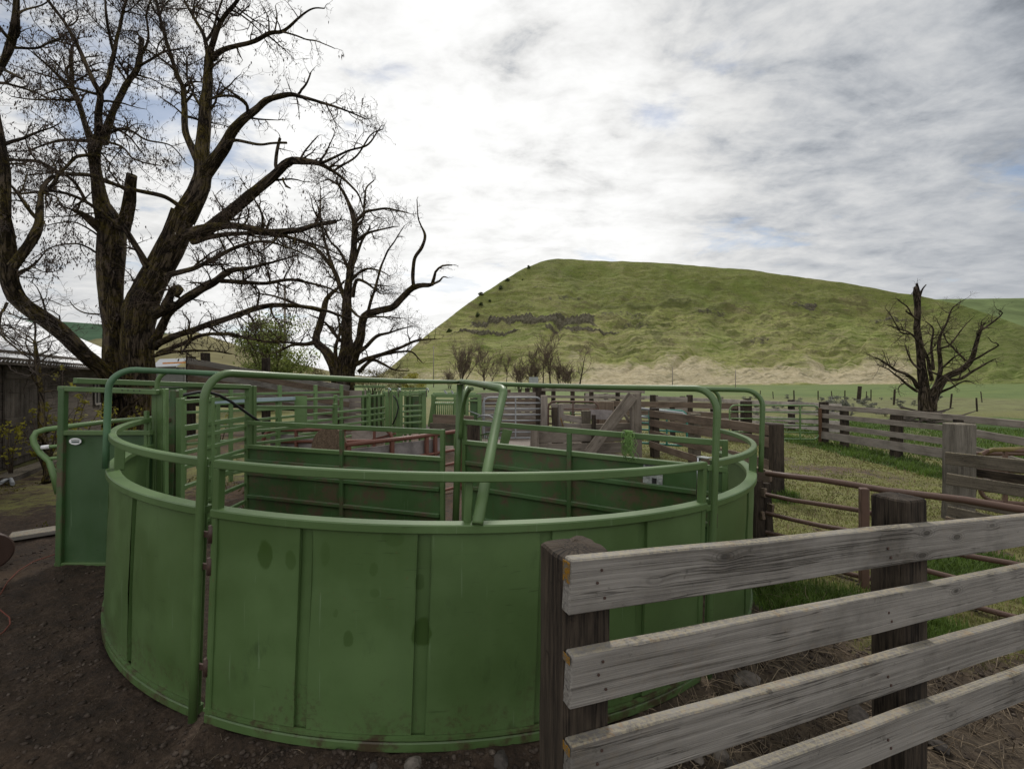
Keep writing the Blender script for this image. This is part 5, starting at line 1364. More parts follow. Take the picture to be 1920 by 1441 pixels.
# far bare trees at the foot of the hill
def far_tree(seed, h, spread, stems, dens=1.0):
    rr = random.Random(seed); mb, tw = MB(), MB()

    def grow(p, d, L, r, lev):
        P, W = [p.copy()], [r]; n = 5
        for i in range(n):
            d = (d + Vector((rr.gauss(0, .13), rr.gauss(0, .13), rr.gauss(0, .10) + .05))).normalized(); p = p + d * L / n; P.append(p.copy()); W.append(r * (1 - .75 * (i + 1) / n))
        (mb if lev == 0 else tw).tube(P, W, 6 if lev == 0 else 3, cap=False)
        if lev < 3:
            for _ in range(int((9, 6, 4)[lev] * dens)):
                i = rr.randint(1 if lev else 2, n); a = rr.uniform(0, 6.28)
                dd = ((P[i] - P[i - 1]).normalized() * .8 + Vector((math.cos(a), math.sin(a), rr.uniform(-.1, .5))) * spread).normalized()
                grow(P[i], dd, L * rr.uniform(.35, .6), max(W[i] * .6, .030), lev + 1)
    for k in range(stems):
        a = rr.uniform(0, 6.28); o = Vector((math.cos(a), math.sin(a), 0)) * (.12 * h * (stems > 1)) * rr.uniform(.3, 1.2)
        grow(o, Vector((o.x * .12, o.y * .12, 1)).normalized(), h * rr.uniform(.75, 1.0), .022 * h * rr.uniform(.7, 1.1), 0)
    return mb, tw


protos = {}
for key, (seed, h, sp, st_, de) in {'clump': (1, 6.2, .35, 7, 1.0), 'round': (2, 6.0, .6, 3, 1.2), 'slim': (3, 6, .4, 1, 1.0), 'tall': (4, 8.6, .45, 2, 1.25), 'crooked': (9, 8.0, .75, 1, .8), 'low': (6, 3.2, .8, 6, .9)}.items():
    protos[key] = far_tree(seed, h, sp, st_, de)
FT = 'bare trees in the row under the hill'
done = {}
for (u, Y, k, rz, s, lab) in ((863, 88, 'clump', .3, 1.0, 'clump of many bare stems, leftmost in the row under the hill'), (912, 86, 'round', 1.2, 1.0, 'rounded bare tree second from the left in the far row'),
                              (950, 90, 'slim', 0, .85, 'slim bare tree between the rounded tree and the brushy middle of the far row'), (970, 92, 'low', 2, 1.1, 'low brushy bare tree beside the slim one in the far row'), (986, 88, 'round', 3.1, .95, 'bare tree with a forked crown in the middle of the far row'),
                              (1003, 90, 'low', 4, 1.2, 'low dense thicket just left of the tallest tree in the far row'), (1018, 86, 'slim', 2.2, 1.15, 'straight thin bare tree touching the tallest one'), (1034, 85, 'tall', .8, .98, 'tallest twin stemmed bare tree in the far row'), (1050, 88, 'low', .6, 1.25, 'low tangled brush right of the tallest tree in the far row'),
                              (1068, 90, 'low', 5.1, 1.05, 'smaller brush patch left of the lone crooked tree'), (1087, 84, 'crooked', 1.1, 1.0, 'lone crooked bare tree, rightmost in the far row'), (842, 95, 'low', 1, .9, 'faint low brush at the left end of the far row')):
    p = gxy(u, Y)
    if k not in done:
        r = thing('far_tree', lab, 'tree', p, FT); r['_w'] = (0, 0, 0); protos[k][0].build('trunk', M['bark_dead'], r); protos[k][1].build('crown', M['twig_far'], r); r.rotation_euler = (0, 0, rz); r.scale = (s,) * 3; done[k] = r
    else: dup(done[k], p, rz, s, lab)

# poles and field posts
def pole(u, Y, vt, r, label, cross=False, group='thin poles standing in the field'):
    p = gxy(u, Y); t = thing('utility_pole', label, 'pole', p, group); mb = MB(); top = at(u, vt, Y); mb.tube([p - Vector((0, 0, .3)), p.lerp(top, .5), top], [r, r * .9, r * .75], 8); mb.build('shaft', M['wood_far'], t)
    if cross:
        mb = MB(); mb.beam(top - Vector((.9, 0, .3)), top + Vector((.9, 0, -.3)), .12, .1); mb.build('crossarm', M['bark_dead'], t)


pole(534, 42, 535, .13, 'tall grey utility pole seen through the limbs left of the middle tree')
pole(1261, 95, 688, .10, 'thin pole standing in the green field left of the olive gate')
pole(1379, 95, 693, .09, 'thin pole standing in the field behind the right end of the tub')
pole(813, 110, 648, .12, 'faint thin pole on the lower slope left of the far tree row')
mb = MB(); p = gxy(1003, 62); mb.beam(at(992, 713, 62), at(1009, 713, 62), .9, .8); tag(mb.build('water_tank', M['galv'], None, .05, origin=p), 'small grey tank among the bare trees under the hill', 'tank')
FP = 'small posts of the far field fence'
mb = MB(); mb.beam((0, 0, -.2), (0, 0, 1.05), .085, .085, seg=4, jit=.015); fp0 = None
for i, (u, Y, s) in enumerate(((1489, 40, .9), (1534, 42, .8), (1584, 44, .8), (1609.5, 38, 1.25), (1624, 43, .75), (1633, 40, .95), (1676, 34, 1.1), (1782, 30, .9), (1832, 27, .75), (1841, 40, .8), (1560, 46, .7), (1425, 46, .75), (1450, 44, .7))):
    p = gxy(u, Y); lab = 'small dark post of the wire fence crossing the green field at right'
    if fp0 is None: fp0 = mb.build('fence_post', M['tie'], None); o = fp0
    else: o = fp0.copy(); C.objects.link(o)
    o.location = p; o.scale = (s if i != 3 else 2.6, s if i != 3 else 2.6, s); tag(o, lab if i != 3 else 'thickest dark post of the wire fence in the field', 'post', FP); o.rotation_euler = (RND.gauss(0, .05), RND.gauss(0, .05), RND.uniform(0, 3))
# sagebrush along the bank
SB = 'sagebrush clumps on the field bank'
sp_ = []
for k in range(3):
    b_ = bush('sagebrush', 'grey green sagebrush clump on the bank at the edge of the green field', 'shrub', 1500 + k * 60, 29 + 2 * k, .75, 1.25, 900, .035, 'sage', 14, 10, SB, seedr=k, stemmat='twig_grey'); sp_.append(b_)
rs_ = random.Random(5)
for i in range(36):
    u = rs_.uniform(1330, 1760); Y = rs_.uniform(27, 45) if i > 8 else rs_.uniform(23, 27); s = rs_.uniform(.35, .85)
    dup(sp_[i % 3], gxy(u, Y), rs_.uniform(0, 6), s, 'grey green sagebrush clump on the bank at the edge of the green field')
o = dup(sp_[0], gxy(1571, 23.5), 1.0, 1.5, 'big dark sagebrush clump standing out behind the split orange post')

# ------------------------------------------------------------------ the hill
SIL = np.array([(640, 716), (690, 712), (722, 697), (760, 665), (795, 632), (830, 605), (860, 581), (900, 552), (950, 521), (985, 501), (1015, 489), (1030, 485), (1045, 483), (1070, 484), (1100, 486.5), (1200, 490), (1300, 497), (1400, 505), (1500, 517), (1600, 532), (1680, 546), (1740, 557), (1800, 570), (1860, 590), (1920, 612), (2000, 645), (2100, 690), (2160, 716)], float)
NU, NT_ = 900, 250
us = np.linspace(660, 2150, NU); sv = np.interp(us, SIL[:, 0], SIL[:, 1]); kk = np.ones(5) / 5; sv = np.convolve(np.pad(sv, 2, 'edge'), kk, 'valid')
Yc = 235 + 65 * ss(720, 1060, us) - 25 * ss(1500, 2000, us)
hc = np.maximum((VH - sv) / F * Yc, -.6)
Yt = Yc - 8 - 1.75 * np.maximum(hc, 0)
tt = np.concatenate([np.linspace(-.06, 1, NT_ - 30), np.linspace(1.01, 1.6, 30)])
TT, UU = np.meshgrid(tt, us, indexing='ij')
YY = Yt[None] + (Yc - Yt)[None] * TT
XX = (UU - 960) / F * YY
tp = np.clip(TT, 0, 1)
prof = .80 * tp ** 1.45 + .20 * (1 - (1 - tp) ** 2.2) * tp
ZZ = -.8 + (H + hc + .8)[None] * prof - np.clip(TT - 1, 0, 1) * 14
ZZ = np.where(TT < 0, -2.5, ZZ)
env = ss(0, .12, TT) * (1 - .85 * ss(.9, 1.0, TT)); big = np.clip(hc / 60, .05, 1)[None]
VV = VH - (ZZ - H) / YY * F
ROCK = [(1000, 605, 122, 10, 1.45), (915, 627, 72, 4.5, .95), (1085, 621, 80, 4, .9), (1168, 590, 62, 6, .55), (1192, 611, 44, 5, .5), (1330, 585, 34, 5, .55), (1508, 570, 27, 7, .7), (1668, 590, 40, 5, .7), (1422, 636, 24, 8, .55), (1375, 632, 22, 6, .55), (1556, 615, 42, 5, .4), (1262, 568, 55, 4, .35), (1010, 535, 25, 5, .4), (1060, 556, 48, 7, .45), (1480, 541, 34, 3, .4), (1300, 610, 60, 4, .35), (1230, 640, 40, 4, .35), (960, 575, 60, 4, .35), (1140, 600, 60, 4, .3), (1450, 600, 50, 4, .3), (1010, 640, 60, 4, .3)]
rock = np.zeros_like(VV); un = UU + (fbm(UU / 14, VV / 6, 3, 41) - .5) * 26; vn = VV + (fbm(UU / 22, VV / 5, 3, 42) - .5) * 10
for (u, v, ru, rv, k) in ROCK:
    d = np.maximum(np.abs(un - u) / ru, np.abs(vn - v) / rv) if rv > 8 and ru > 50 else np.hypot((un - u) / ru, (vn - v) / rv)
    rock = np.maximum(rock, k * (1 - ss(.65, 1.15, d)))
rock = np.where(rock > .72, rock, rock * .72) * (.45 + 1.0 * fbm(UU / 6, VV / 9, 3, 43))
rock = np.clip(rock, 0, 1)
bz = ss(535, 575, VV) * (1 - ss(640, 668, VV)) * ss(1000, 1100, UU) + .8 * ss(1010, 900, UU) * ss(500, 560, VV) * (1 - ss(650, 680, VV)) + .35
brush = ss(.53, .66, fbm(UU / 30 + .4 * fbm(UU / 9, VV / 4, 3, 91), VV / 7.5, 5, 92, .6)) * np.clip(bz, 0, 1) * (1 - ss(655, 690, VV))
brush = np.clip(np.maximum(brush, .55 * ss(.57, .66, fbm(UU / 7, VV / 2.2, 4, 93, .6)) * np.clip(bz + .2, 0, 1)), 0, 1)
terr = np.clip((fbm(UU / 36, (VV + .06 * UU) / 1.5, 3, 94) - .5) * 3.2 + .5, 0, 1) * ss(560, 640, VV)
ZZ = ZZ + env * big * ((fbm(XX / 45, YY / 45, 5, 21) - .5) * 8.5 + (np.abs(fbm(XX / 16, YY / 30, 4, 22) - .5)) * -7 + (fbm(XX / 60, VV / 5.0, 3, 24) - .5) * 2.4 + (fbm(XX / 3.5, YY / 5.5, 3, 23) - .5) * 1.5)
ZZ = ZZ - env * big * 2.6 * np.exp(-((fbm(UU / 75 + VV / 110, VV / 90, 3, 96) - .5) / .10) ** 2) * ss(.08, .3, TT)
ZZ = ZZ + env * brush * big * .8 * vnoise(UU / 3, VV / 2.5, 97)
ZZ = ZZ + env * rock * 1.8 * (vnoise(UU / 2.2, VV / 30, 9) + .2)
# straw covered fan at the foot, fading up the slope
dn_ = (fbm(XX / 14, YY / 20, 4, 31) - .5)
dry = ss(655, 706, VV + dn_ * 60) * ss(1020, 1120, UU + dn_ * 120) * (1 - ss(1690, 1760, UU + dn_ * 80)) + .5 * ss(675, 705, VV) * (1 - ss(1000, 1120, UU))
dry = dry * (1 - ss(719.5, 722.5, VV)) * (TT < 1)
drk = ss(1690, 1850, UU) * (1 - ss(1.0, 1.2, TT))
Fq = (np.arange((len(tt) - 1) * NU).reshape(len(tt) - 1, NU)[:, :-1]).ravel(); Fc = np.stack([Fq, Fq + 1, Fq + NU + 1, Fq + NU], 1)
t = NT('hill_grass'); p = t.pos()
n1 = t.noise(p, .035, 6, .6); n2 = t.noise(t.map(p, (.10, .10, .55)), 1, 5, .65); n3 = t.noise(p, .55, 5, .75); n4 = t.noise(t.map(p, (.22, .22, 1.6)), 1, 4, .7)
g = t.ramp(t.math('ADD', t.mul(n1, .55), t.mul(n2, .45)), (.34, (.125, .135, .042)), (.44, (.200, .225, .062)), (.54, (.265, .290, .078)), (.66, (.36, .335, .14)))
g = t.mix(t.rng(n4, .50, .66, 0, .75), g, (.31, .265, .155))
g = t.mix(t.rng(n3, .50, .68, 0, .6), g, (.070, .080, .028)); n6 = t.noise(t.map(p, (1.6, 1.6, 2.6)), 1, 4, .7); g = t.mix(t.rng(n6, .48, .66, 0, .55), g, (.075, .083, .030)); g = t.mix(t.rng(n6, .46, .34, 0, .35), g, (.34, .33, .15))
lush = t.mul(t.rng(t.noise(p, .022, 4, .6), .52, .66), .5); g = t.mix(lush, g, (.185, .255, .052))
straw = t.ramp(n3, (.3, (.27, .225, .135)), (.5, (.46, .395, .265)), (.7, (.58, .51, .37)))
g = t.mix(t.rng(t.math('ADD', t.attr('dry'), t.mul(t.math('SUBTRACT', t.math('ADD', t.mul(n3, .5), t.mul(n4, .5)), .5), 2.2)), .10, .95), g, straw)
g = t.mix(t.mul(t.attr('terr'), .42), g, (.40, .345, .205)); g = t.mix(t.rng(t.attr('terr'), .28, .0, 0, .35), g, (.070, .080, .028))
g = t.mix(t.rng(t.math('ADD', t.attr('brush'), t.mul(t.math('SUBTRACT', n3, .5), 1.1)),   .25, .95, 0, .48), g, t.mix(t.rng(n1, .45, .55), (.066, .072, .026), (.098, .076, .045)))
rk = t.noise(t.map(p, (.9, .9, .18)), 1, 4, .7)
rc = t.ramp(rk, (.36, (.030, .026, .020)), (.52, (.085, .073, .056)), (.68, (.16, .138, .108)))
g = t.mix(t.rng(t.math('ADD', t.attr('rock'), t.mul(t.math('SUBTRACT', n3, .5), .9)), .22, .55, 0, .9), g, rc)
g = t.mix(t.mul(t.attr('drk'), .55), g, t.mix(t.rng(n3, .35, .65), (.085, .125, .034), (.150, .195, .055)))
hm = t.fin(g, .95, .08, bump=t.math('ADD', t.mul(n3, 1.0), t.mul(n4, .8)), bs=.9, bd=1.1)
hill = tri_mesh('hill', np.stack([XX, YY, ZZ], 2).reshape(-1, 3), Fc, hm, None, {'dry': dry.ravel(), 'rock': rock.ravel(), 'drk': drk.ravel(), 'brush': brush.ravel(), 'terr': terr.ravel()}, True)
hill['kind'] = 'structure'
hill_pts = np.stack([XX, YY, ZZ], 2); hill_vv = VH - (ZZ - H) / YY * F


def on_hill(u, v):
    j = int(np.argmin(np.abs(us - u))); col = hill_vv[:NT_ - 30, j]; i = int(np.argmin(np.abs(col - v))); return Vector(hill_pts[i, j].tolist())


HS = 'dark shrubs dotted over the hill'
hb0 = bush('hill_shrub', 'round dark green shrub high on the left shoulder of the hill', 'shrub', 1000, 150, 3.2, 4.6, 1100, .34, 'leaf_dark', 14, 4, HS)
for i, (u, v, s, lab) in enumerate(((902, 553, 1.0, 'big dark shrub breaking the left skyline of the hill'), (938, 542, .95, 'dark shrub just inside the left skyline, right of the biggest'), (952, 527, .8, 'dark shrub higher on the left skyline of the hill'), (992, 503, .85, 'topmost dark shrub on the left skyline of the hill'), (918, 565, .6, 'small dark shrub below the skyline shrubs'), (902, 573, .8, 'dark shrub below the biggest skyline shrub'), (896, 593, .9, 'dark shrub above the left end of the cliff band'), (842, 622, .8, 'lowest dark shrub on the left shoulder of the hill'), (980, 525, .4, 'tiny shrub near the top of the left shoulder'))):
    if i == 0: hb0.location = on_hill(u, v) - Vector((0, 0, .4)); hb0.scale = (s, s, s * .7); hb0['label'] = lab
    else: dup(hb0, on_hill(u, v) - Vector((0, 0, .6)), i * 1.3, s, lab)


def far_hill(sil, Y, depth, mat, seed, amp=3):
    s = np.array(sil, float); u = np.linspace(s[0, 0], s[-1, 0], 160); v = np.interp(u, s[:, 0], s[:, 1]); rows = []
    n = 30
    for i in range(n + 1):
        q = i / n; Yr = Y - depth * (1 - q) if i < n else Y + depth * .4
        z = (H + (VH - v) / F * Y) * (q ** 1.2 if i < n else .6) - (2 if i == 0 else 0); x = (u - 960) / F * Yr
        z = z + (fbm(x / 40, np.full_like(x, Yr / 40), 4, seed) - .5) * amp * math.sin(math.pi * min(1, q)) * np.clip((VH - v) / 40, 0, 1)
        rows.append(np.stack([x, np.full_like(x, Yr), z], 1))
    idx = np.arange(n * 160).reshape(n, 160)[:, :-1].ravel()
    o = tri_mesh('hills', np.concatenate(rows), np.stack([idx, idx + 1, idx + 161, idx + 160], 1), mat, None, None, True); o['kind'] = 'structure'


far_hill([(1560, 700), (1640, 590), (1700, 562), (1760, 557), (1850, 556), (1920, 555), (2050, 556), (2300, 580), (2500, 640)], 620, 330, plain('far_green_hill', (.115, .150, .062), .95, .05, .3, .02), 51)
far_hill([(-500, 590), (-100, 594), (60, 598), (130, 601), (200, 606), (300, 618), (420, 660), (520, 700)], 900, 500, plain('far_dark_hill', (.045, .085, .048), .95, .05, .25, .01), 52)
far_hill([(-200, 690), (120, 650), (180, 633), (300, 625), (360, 618), (430, 640), (520, 672), (640, 700), (760, 712)], 420, 240, plain('far_tan_hill', (.155, .14, .07), .95, .05, .3, .02), 53)

# ------------------------------------------------------------------ the ground sheet
th = np.concatenate([np.radians(np.linspace(-58, 58, 820)), np.radians(np.linspace(58, 302, 70)[1:-1])])
rad = np.concatenate([np.geomspace(.3, 1.5, 20)[:-1], np.geomspace(1.5, 9, 250)[:-1], np.geomspace(9, 3000, 165)])
RR, TH = np.meshgrid(rad, th, indexing='ij'); X, Y = RR * np.sin(TH), RR * np.cos(TH)


def yard_masks(X, Y):
    n = fbm(X * .55, Y * .55, 5, 61) - .5; n2 = fbm(X * 2.2, Y * 2.2, 4, 62) - .5; nf = fbm(X * .12, Y * .12, 4, 63) - .5
    R_ = np.hypot(X, Y); u = 960 + F * X / np.maximum(Y, .01)
    pen = ss(2.2, 3.1, X + n * 1.1) * ss(2.9, 3.7, Y + n * 1.0)
    left = ss(4.8, 6.5, Y + n * 2.2) * ss(4.2, 5.2, -X + n) * .36
    far = ss(15, 19, Y + nf * 8)
    grass = np.maximum(np.maximum(pen * (.72 + 1.5 * n + 1.1 * n2), left + .8 * n * ss(0, .2, left)), far * (.75 + n * .9))
    lush = ss(.95, .2, np.abs(X - 9.25 + .22 * n * 4 - .03 * (Y - 11))) * ss(6.5, 8, Y) * (1 - ss(15, 17, Y)) * (X < 9.6 + .6)
    lush = np.maximum(lush, ss(.80, .3, np.hypot(X - 2.55, (Y - 3.95) * 1.3) + n * .9))
    lush = np.maximum(lush, ss(.8, .3, np.hypot((X - 4.6) * .9, Y - 4.6) + n * .8)); lush = np.maximum(lush, ss(.5, .15, np.hypot(X - 3.2, Y - 3.55) + n * .6))
    lush = np.maximum(lush, ss(.7, .2, np.hypot(X - 4.35, Y - 7.7) + n * .8))
    lush = np.maximum(lush, ss(9.5, 11, X) * ss(8, 12, Y) * (1 - ss(20, 30, Y)) * (.6 + n))
    track = ss(1.3, .4, np.abs((Y - 10.4) - (X - 6.0) * -.9 + n * 2)) * ss(4.8, 5.5, X) * (1 - ss(9, 10, X))
    grass = grass * (1 - .42 * track)
    pale = ss(2.4, 1.2, np.hypot((X - .2) * .9, Y - 12.4) + n * 2)
    straw = ss(.2, .6, X - .4) * ss(1.9, 2.3, Y + n * .6) * (1 - pen) * .8
    pasture = ss(40, 52, Y + nf * 16); bank = ss(24, 28, Y + nf * 6) * (1 - ss(44, 50, Y + nf * 14)) * ss(1250, 1330, u)
    brown = np.maximum(ss(5.2, 7.5, Y + n * 2) * (1 - ss(15, 18, Y)) * ss(1.0, -.4, X), pen * (1 - ss(15, 18, Y)))
    return [np.clip(a, 0, 1) for a in (grass, lush, pale, straw, pasture, bank, brown)]


mk = yard_masks(X, Y)
Z = gzn(X, Y) + bump_n(X, Y)
V = np.stack([X, Y, Z], 2).reshape(-1, 3); nth = len(th); nr = len(rad)
i, j = np.meshgrid(np.arange(nr - 1), np.arange(nth), indexing='ij'); k2 = (j + 1) % nth
Fc = np.stack([i * nth + j, (i + 1) * nth + j, (i + 1) * nth + k2, i * nth + k2], 2).reshape(-1, 4)
t = NT('yard_ground'); p = t.pos()
a1 = t.noise(p, .9, 6, .65); a2 = t.noise(p, 6, 6, .7); a3 = t.noise(p, 38, 5, .75); a4 = t.noise(t.map(p, (3, 9, 3), rot=(0, 0, .5)), 1, 5, .7)
mud = t.ramp(t.math('ADD', t.mul(a2, .5), t.mul(a3, .5)), (.36, (.013, .009, .0065)), (.52, (.042, .028, .019)), (.64, (.085, .061, .044)))
mud = t.mix(t.rng(a1, .52, .68, 0, .5), mud, (.075, .047, .028))
mud = t.mix(t.mul(t.rng(a1, .55, .66), t.rng(t.noise(p, 2.6, 4, .7), .56, .66, 0, .55)), mud, (.060, .055, .010))
brn = t.ramp(a3, (.3, (.055, .036, .024)), (.7, (.165, .112, .074)))
g = t.mix(t.mul(t.attr('brown'), t.rng(a2, .3, .6)), mud, brn)
pl_ = t.ramp(a3, (.3, (.20, .165, .145)), (.7, (.38, .33, .30)))
g = t.mix(t.mul(t.attr('pale'), .95), g, pl_)
stw = t.ramp(t.noise(t.map(p, (20, 5, 5), rot=(0, 0, .7)), 1, 5, .7), (.35, (.030, .022, .015)), (.6, (.115, .088, .060)), (.75, (.21, .175, .13)))
g = t.mix(t.mul(t.attr('straw'), .85), g, stw)
gr = t.ramp(t.math('ADD', t.mul(a3, .6), t.mul(a4, .4)), (.34, (.055, .046, .018)), (.47, (.130, .122, .042)), (.58, (.165, .180, .052)), (.72, (.230, .215, .090)))
g = t.mix(t.rng(t.math('ADD', t.attr('grass'), t.mul(t.math('SUBTRACT', a2, .5), 1.3)), .2, .6), g, gr)
lu = t.ramp(a3, (.35, (.020, .042, .008)), (.65, (.075, .135, .022)))
g = t.mix(t.rng(t.math('ADD', t.attr('lush'), t.mul(t.math('SUBTRACT', a2, .5), .9)), .3, .6), g, lu)
b1 = t.noise(t.map(p, (.10, .28, .2)), 1, 6, .7)
pas = t.ramp(b1, (.35, (.070, .105, .026)), (.55, (.110, .150, .038)), (.7, (.150, .175, .055)))
g = t.mix(t.attr('pasture'), g, pas)
bk = t.ramp(t.noise(p, .8, 6, .7), (.36, (.060, .046, .026)), (.47, (.12, .125, .048)), (.64, (.17, .185, .070)))
g = t.mix(t.mul(t.attr('bank'), .9), g, bk)
gm = t.fin(g, t.rng(a2, .35, .65, .72, .95), .22, bump=t.math('ADD', t.mul(a2, .6), a3), bs=.8, bd=.02)
gnd = tri_mesh('ground', V, Fc, gm, None, {k: a.ravel() for k, a in zip(('grass', 'lush', 'pale', 'straw', 'pasture', 'bank', 'brown'), mk)}, True)
gnd['kind'] = 'structure'


def scatter(n, r0, r1, a0, a1, test, power=0.0):
    "ground points: radius r0..r1, bearing a0..a1 degrees, thinned by test"
    q = NP.uniform(0, 1, n); r = r0 * (r1 / r0) ** q if power == 0 else (r0 ** power + (r1 ** power - r0 ** power) * q) ** (1 / power)
    a = np.radians(NP.uniform(a0, a1, n)); x, y = r * np.sin(a), r * np.cos(a)
    k = test(x, y) > NP.uniform(0, 1, n); x, y = x[k], y[k]
    return np.stack([x, y, gzn(x, y) + bump_n(x, y)], 1)


def blades(name, P, h, w, mat, lean=.45, kind='stuff'):
    n = len(P); a = NP.uniform(0, 6.28, n); d = np.stack([np.cos(a), np.sin(a), np.zeros(n)], 1); s = d[:, [1, 0, 2]] * [-1, 1, 0]
    r = np.hypot(P[:, 0], P[:, 1]); hh = h * NP.uniform(.45, 1.3, n); ww = w * NP.uniform(.7, 1.3, n) * np.clip(r / 4, .7, 4)
    ln = NP.uniform(.1, 1, n) * lean * hh; up = np.array([0, 0, 1.0])
    m = P + up * (hh * .55)[:, None] + d * (ln * .35)[:, None]; e = P + up * hh[:, None] * .95 + d * ln[:, None]
    b = P - up * .01
    V = np.stack([b - s * ww[:, None] / 2, b + s * ww[:, None] / 2, m + s * ww[:, None] * .4, m - s * ww[:, None] * .4, e + s * ww[:, None] * .05, e - s * ww[:, None] * .05], 1).reshape(-1, 3)
    q = np.arange(n)[:, None] * 6; Fc = np.concatenate([q + [0, 1, 2, 3], q + [3, 2, 4, 5]], 0)
    o = tri_mesh(name, V, Fc, mat); o['kind'] = kind; return o


in_tub = lambda x, y: np.hypot(x - TC.x, y - TC.y) < TR + .06
M['blade'] = leaf_mat('grass_blade', (.165, .172, .056), .5)
M['blade_lush'] = leaf_mat('grass_blade_lush', (.085, .135, .026), .5)
M['blade_dry'] = leaf_mat('grass_blade_dry', (.21, .165, .095), .5)
lushf = lambda x, y: np.clip(yard_masks(x, y)[1] * 1.3 - .15, 0, 1) * ~in_tub(x, y)
P = scatter(150000, 3.4, 24, 12, 50, lambda x, y: np.clip(yard_masks(x, y)[0] * .9 - .05, 0, 1) * (1 - lushf(x, y)) * ~in_tub(x, y) * (y < 17)); blades('grass', P, .026, .0055, M['blade'])
P = scatter(120000, 3.2, 26, 20, 50, lushf); blades('grass', P, .095, .0065, M['blade_lush'], .8)
P = scatter(22000, 3.0, 22, 10, 50, lambda x, y: np.clip(yard_masks(x, y)[0] * .7, 0, 1) * ~in_tub(x, y) * (y < 17)); blades('dry_grass', P, .05, .005, M['blade_dry'], .9)
# tufts along the foot of posts on the left bank
P = scatter(9000, 5.6, 13, -50, -24, lambda x, y: (fbm(x * 1.1, y * 1.1, 3, 77) > .60) * .8 * ~in_tub(x, y)); blades('grass', P, .025, .008, leaf_mat('moss_blade', (.085, .080, .014), .4))

# straw and stems lying about
P = scatter(7500, 1.9, 5.2, -52, 52, lambda x, y: np.clip(.045 + yard_masks(x, y)[3] * 1.2, 0, 1) * ~in_tub(x, y))
mb = MB(); rq = random.Random(4)
for p in P:
    p = Vector(p); lay = rq.random() < .86; L = rq.uniform(.05, .26) if p.x > .3 else rq.uniform(.02, .09); a = rq.uniform(0, 6.28)
    d = Vector((math.cos(a), math.sin(a), rq.uniform(.02, .18) if lay else rq.uniform(.8, 2.5))).normalized(); c = Vector((rq.gauss(0, .25), rq.gauss(0, .25), rq.uniform(-.1, .25))) * L
    w = rq.uniform(.0012, .0032) if p.x > .3 else .0010; mb.tube([p + Vector((0, 0, .004)), p + d * L * .5 + c * .4 + Vector((0, 0, .01)), p + d * L + Vector((0, 0, .004))], [w, w, w * .5], 3, cap=False)
M['straw'] = leaf_mat('straw_stem', (.25, .195, .135), .6)
o = mb.build('straw', M['straw']); o['kind'] = 'stuff'
# gravel and clods
def gravel(n, r0, r1, a0, a1, test, s0, s1, mat, name):
    P = scatter(n, r0, r1, a0, a1, test); n = len(P)
    ph = (1 + 5 ** .5) / 2; base = np.array([(-1, ph, 0), (1, ph, 0), (-1, -ph, 0), (1, -ph, 0), (0, -1, ph), (0, 1, ph), (0, -1, -ph), (0, 1, -ph), (ph, 0, -1), (ph, 0, 1), (-ph, 0, -1), (-ph, 0, 1)]) / 1.9
    tri = np.array([(0, 11, 5), (0, 5, 1), (0, 1, 7), (0, 7, 10), (0, 10, 11), (1, 5, 9), (5, 11, 4), (11, 10, 2), (10, 7, 6), (7, 1, 8), (3, 9, 4), (3, 4, 2), (3, 2, 6), (3, 6, 8), (3, 8, 9), (4, 9, 5), (2, 4, 11), (6, 2, 10), (8, 6, 7), (9, 8, 1)])
    s = s0 * (s1 / s0) ** (NP.uniform(0, 1, n) ** 2.2); V = base[None] * (1 + NP.normal(0, .18, (n, 12, 1))) * np.stack([NP.uniform(.7, 1.3, n), NP.uniform(.6, 1.1, n), NP.uniform(.35, .75, n)], 1)[:, None]
    a = NP.uniform(0, 6.28, n); ca, sa = np.cos(a)[:, None], np.sin(a)[:, None]; V = np.stack([V[:, :, 0] * ca - V[:, :, 1] * sa, V[:, :, 0] * sa + V[:, :, 1] * ca, V[:, :, 2]], 2) * s[:, None, None] + (P + np.array([0, 0, .15]) * s[:, None])[:, None]
    o = tri_mesh(name, V.reshape(-1, 3), (np.arange(n)[:, None, None] * 12 + tri[None]).reshape(-1, 3), mat); o['kind'] = 'stuff'


tg_ = NT('gravel_stone'); p = tg_.pos(); n1 = tg_.noise(p, 23, 3, .6); n2 = tg_.noise(p, 160, 3, .7)
gc = tg_.ramp(tg_.math('ADD', tg_.mul(n1, .75), tg_.mul(n2, .25)), (.34, (.017, .012, .009)), (.52, (.052, .038, .029)), (.68, (.112, .090, .073)), (.76, (.18, .155, .13)))
M['gravel'] = tg_.fin(gc, .85, .25, bump=n2, bs=.4, bd=.003)
gt = lambda x, y: (.35 + .65 * (fbm(x * 1.3, y * 1.3, 3, 71) > .46)) * (1 - .9 * yard_masks(x, y)[0]) * (1 - .8 * yard_masks(x, y)[1]) * ~in_tub(x, y)
gravel(52000, 1.6, 7.5, -54, 54, gt, .003, .020, M['gravel'], 'gravel')
P = None

# ------------------------------------------------------------------ sky, sun, camera
SUN = at(1000, -215, 1.0) - Vector((0, 0, H)); SUN.normalize()
w = bpy.data.worlds.new('World'); SC.world = w; w.use_nodes = True; nt = w.node_tree; nt.nodes.clear()


class WT(NT):
    def __init__(s): s.t = nt


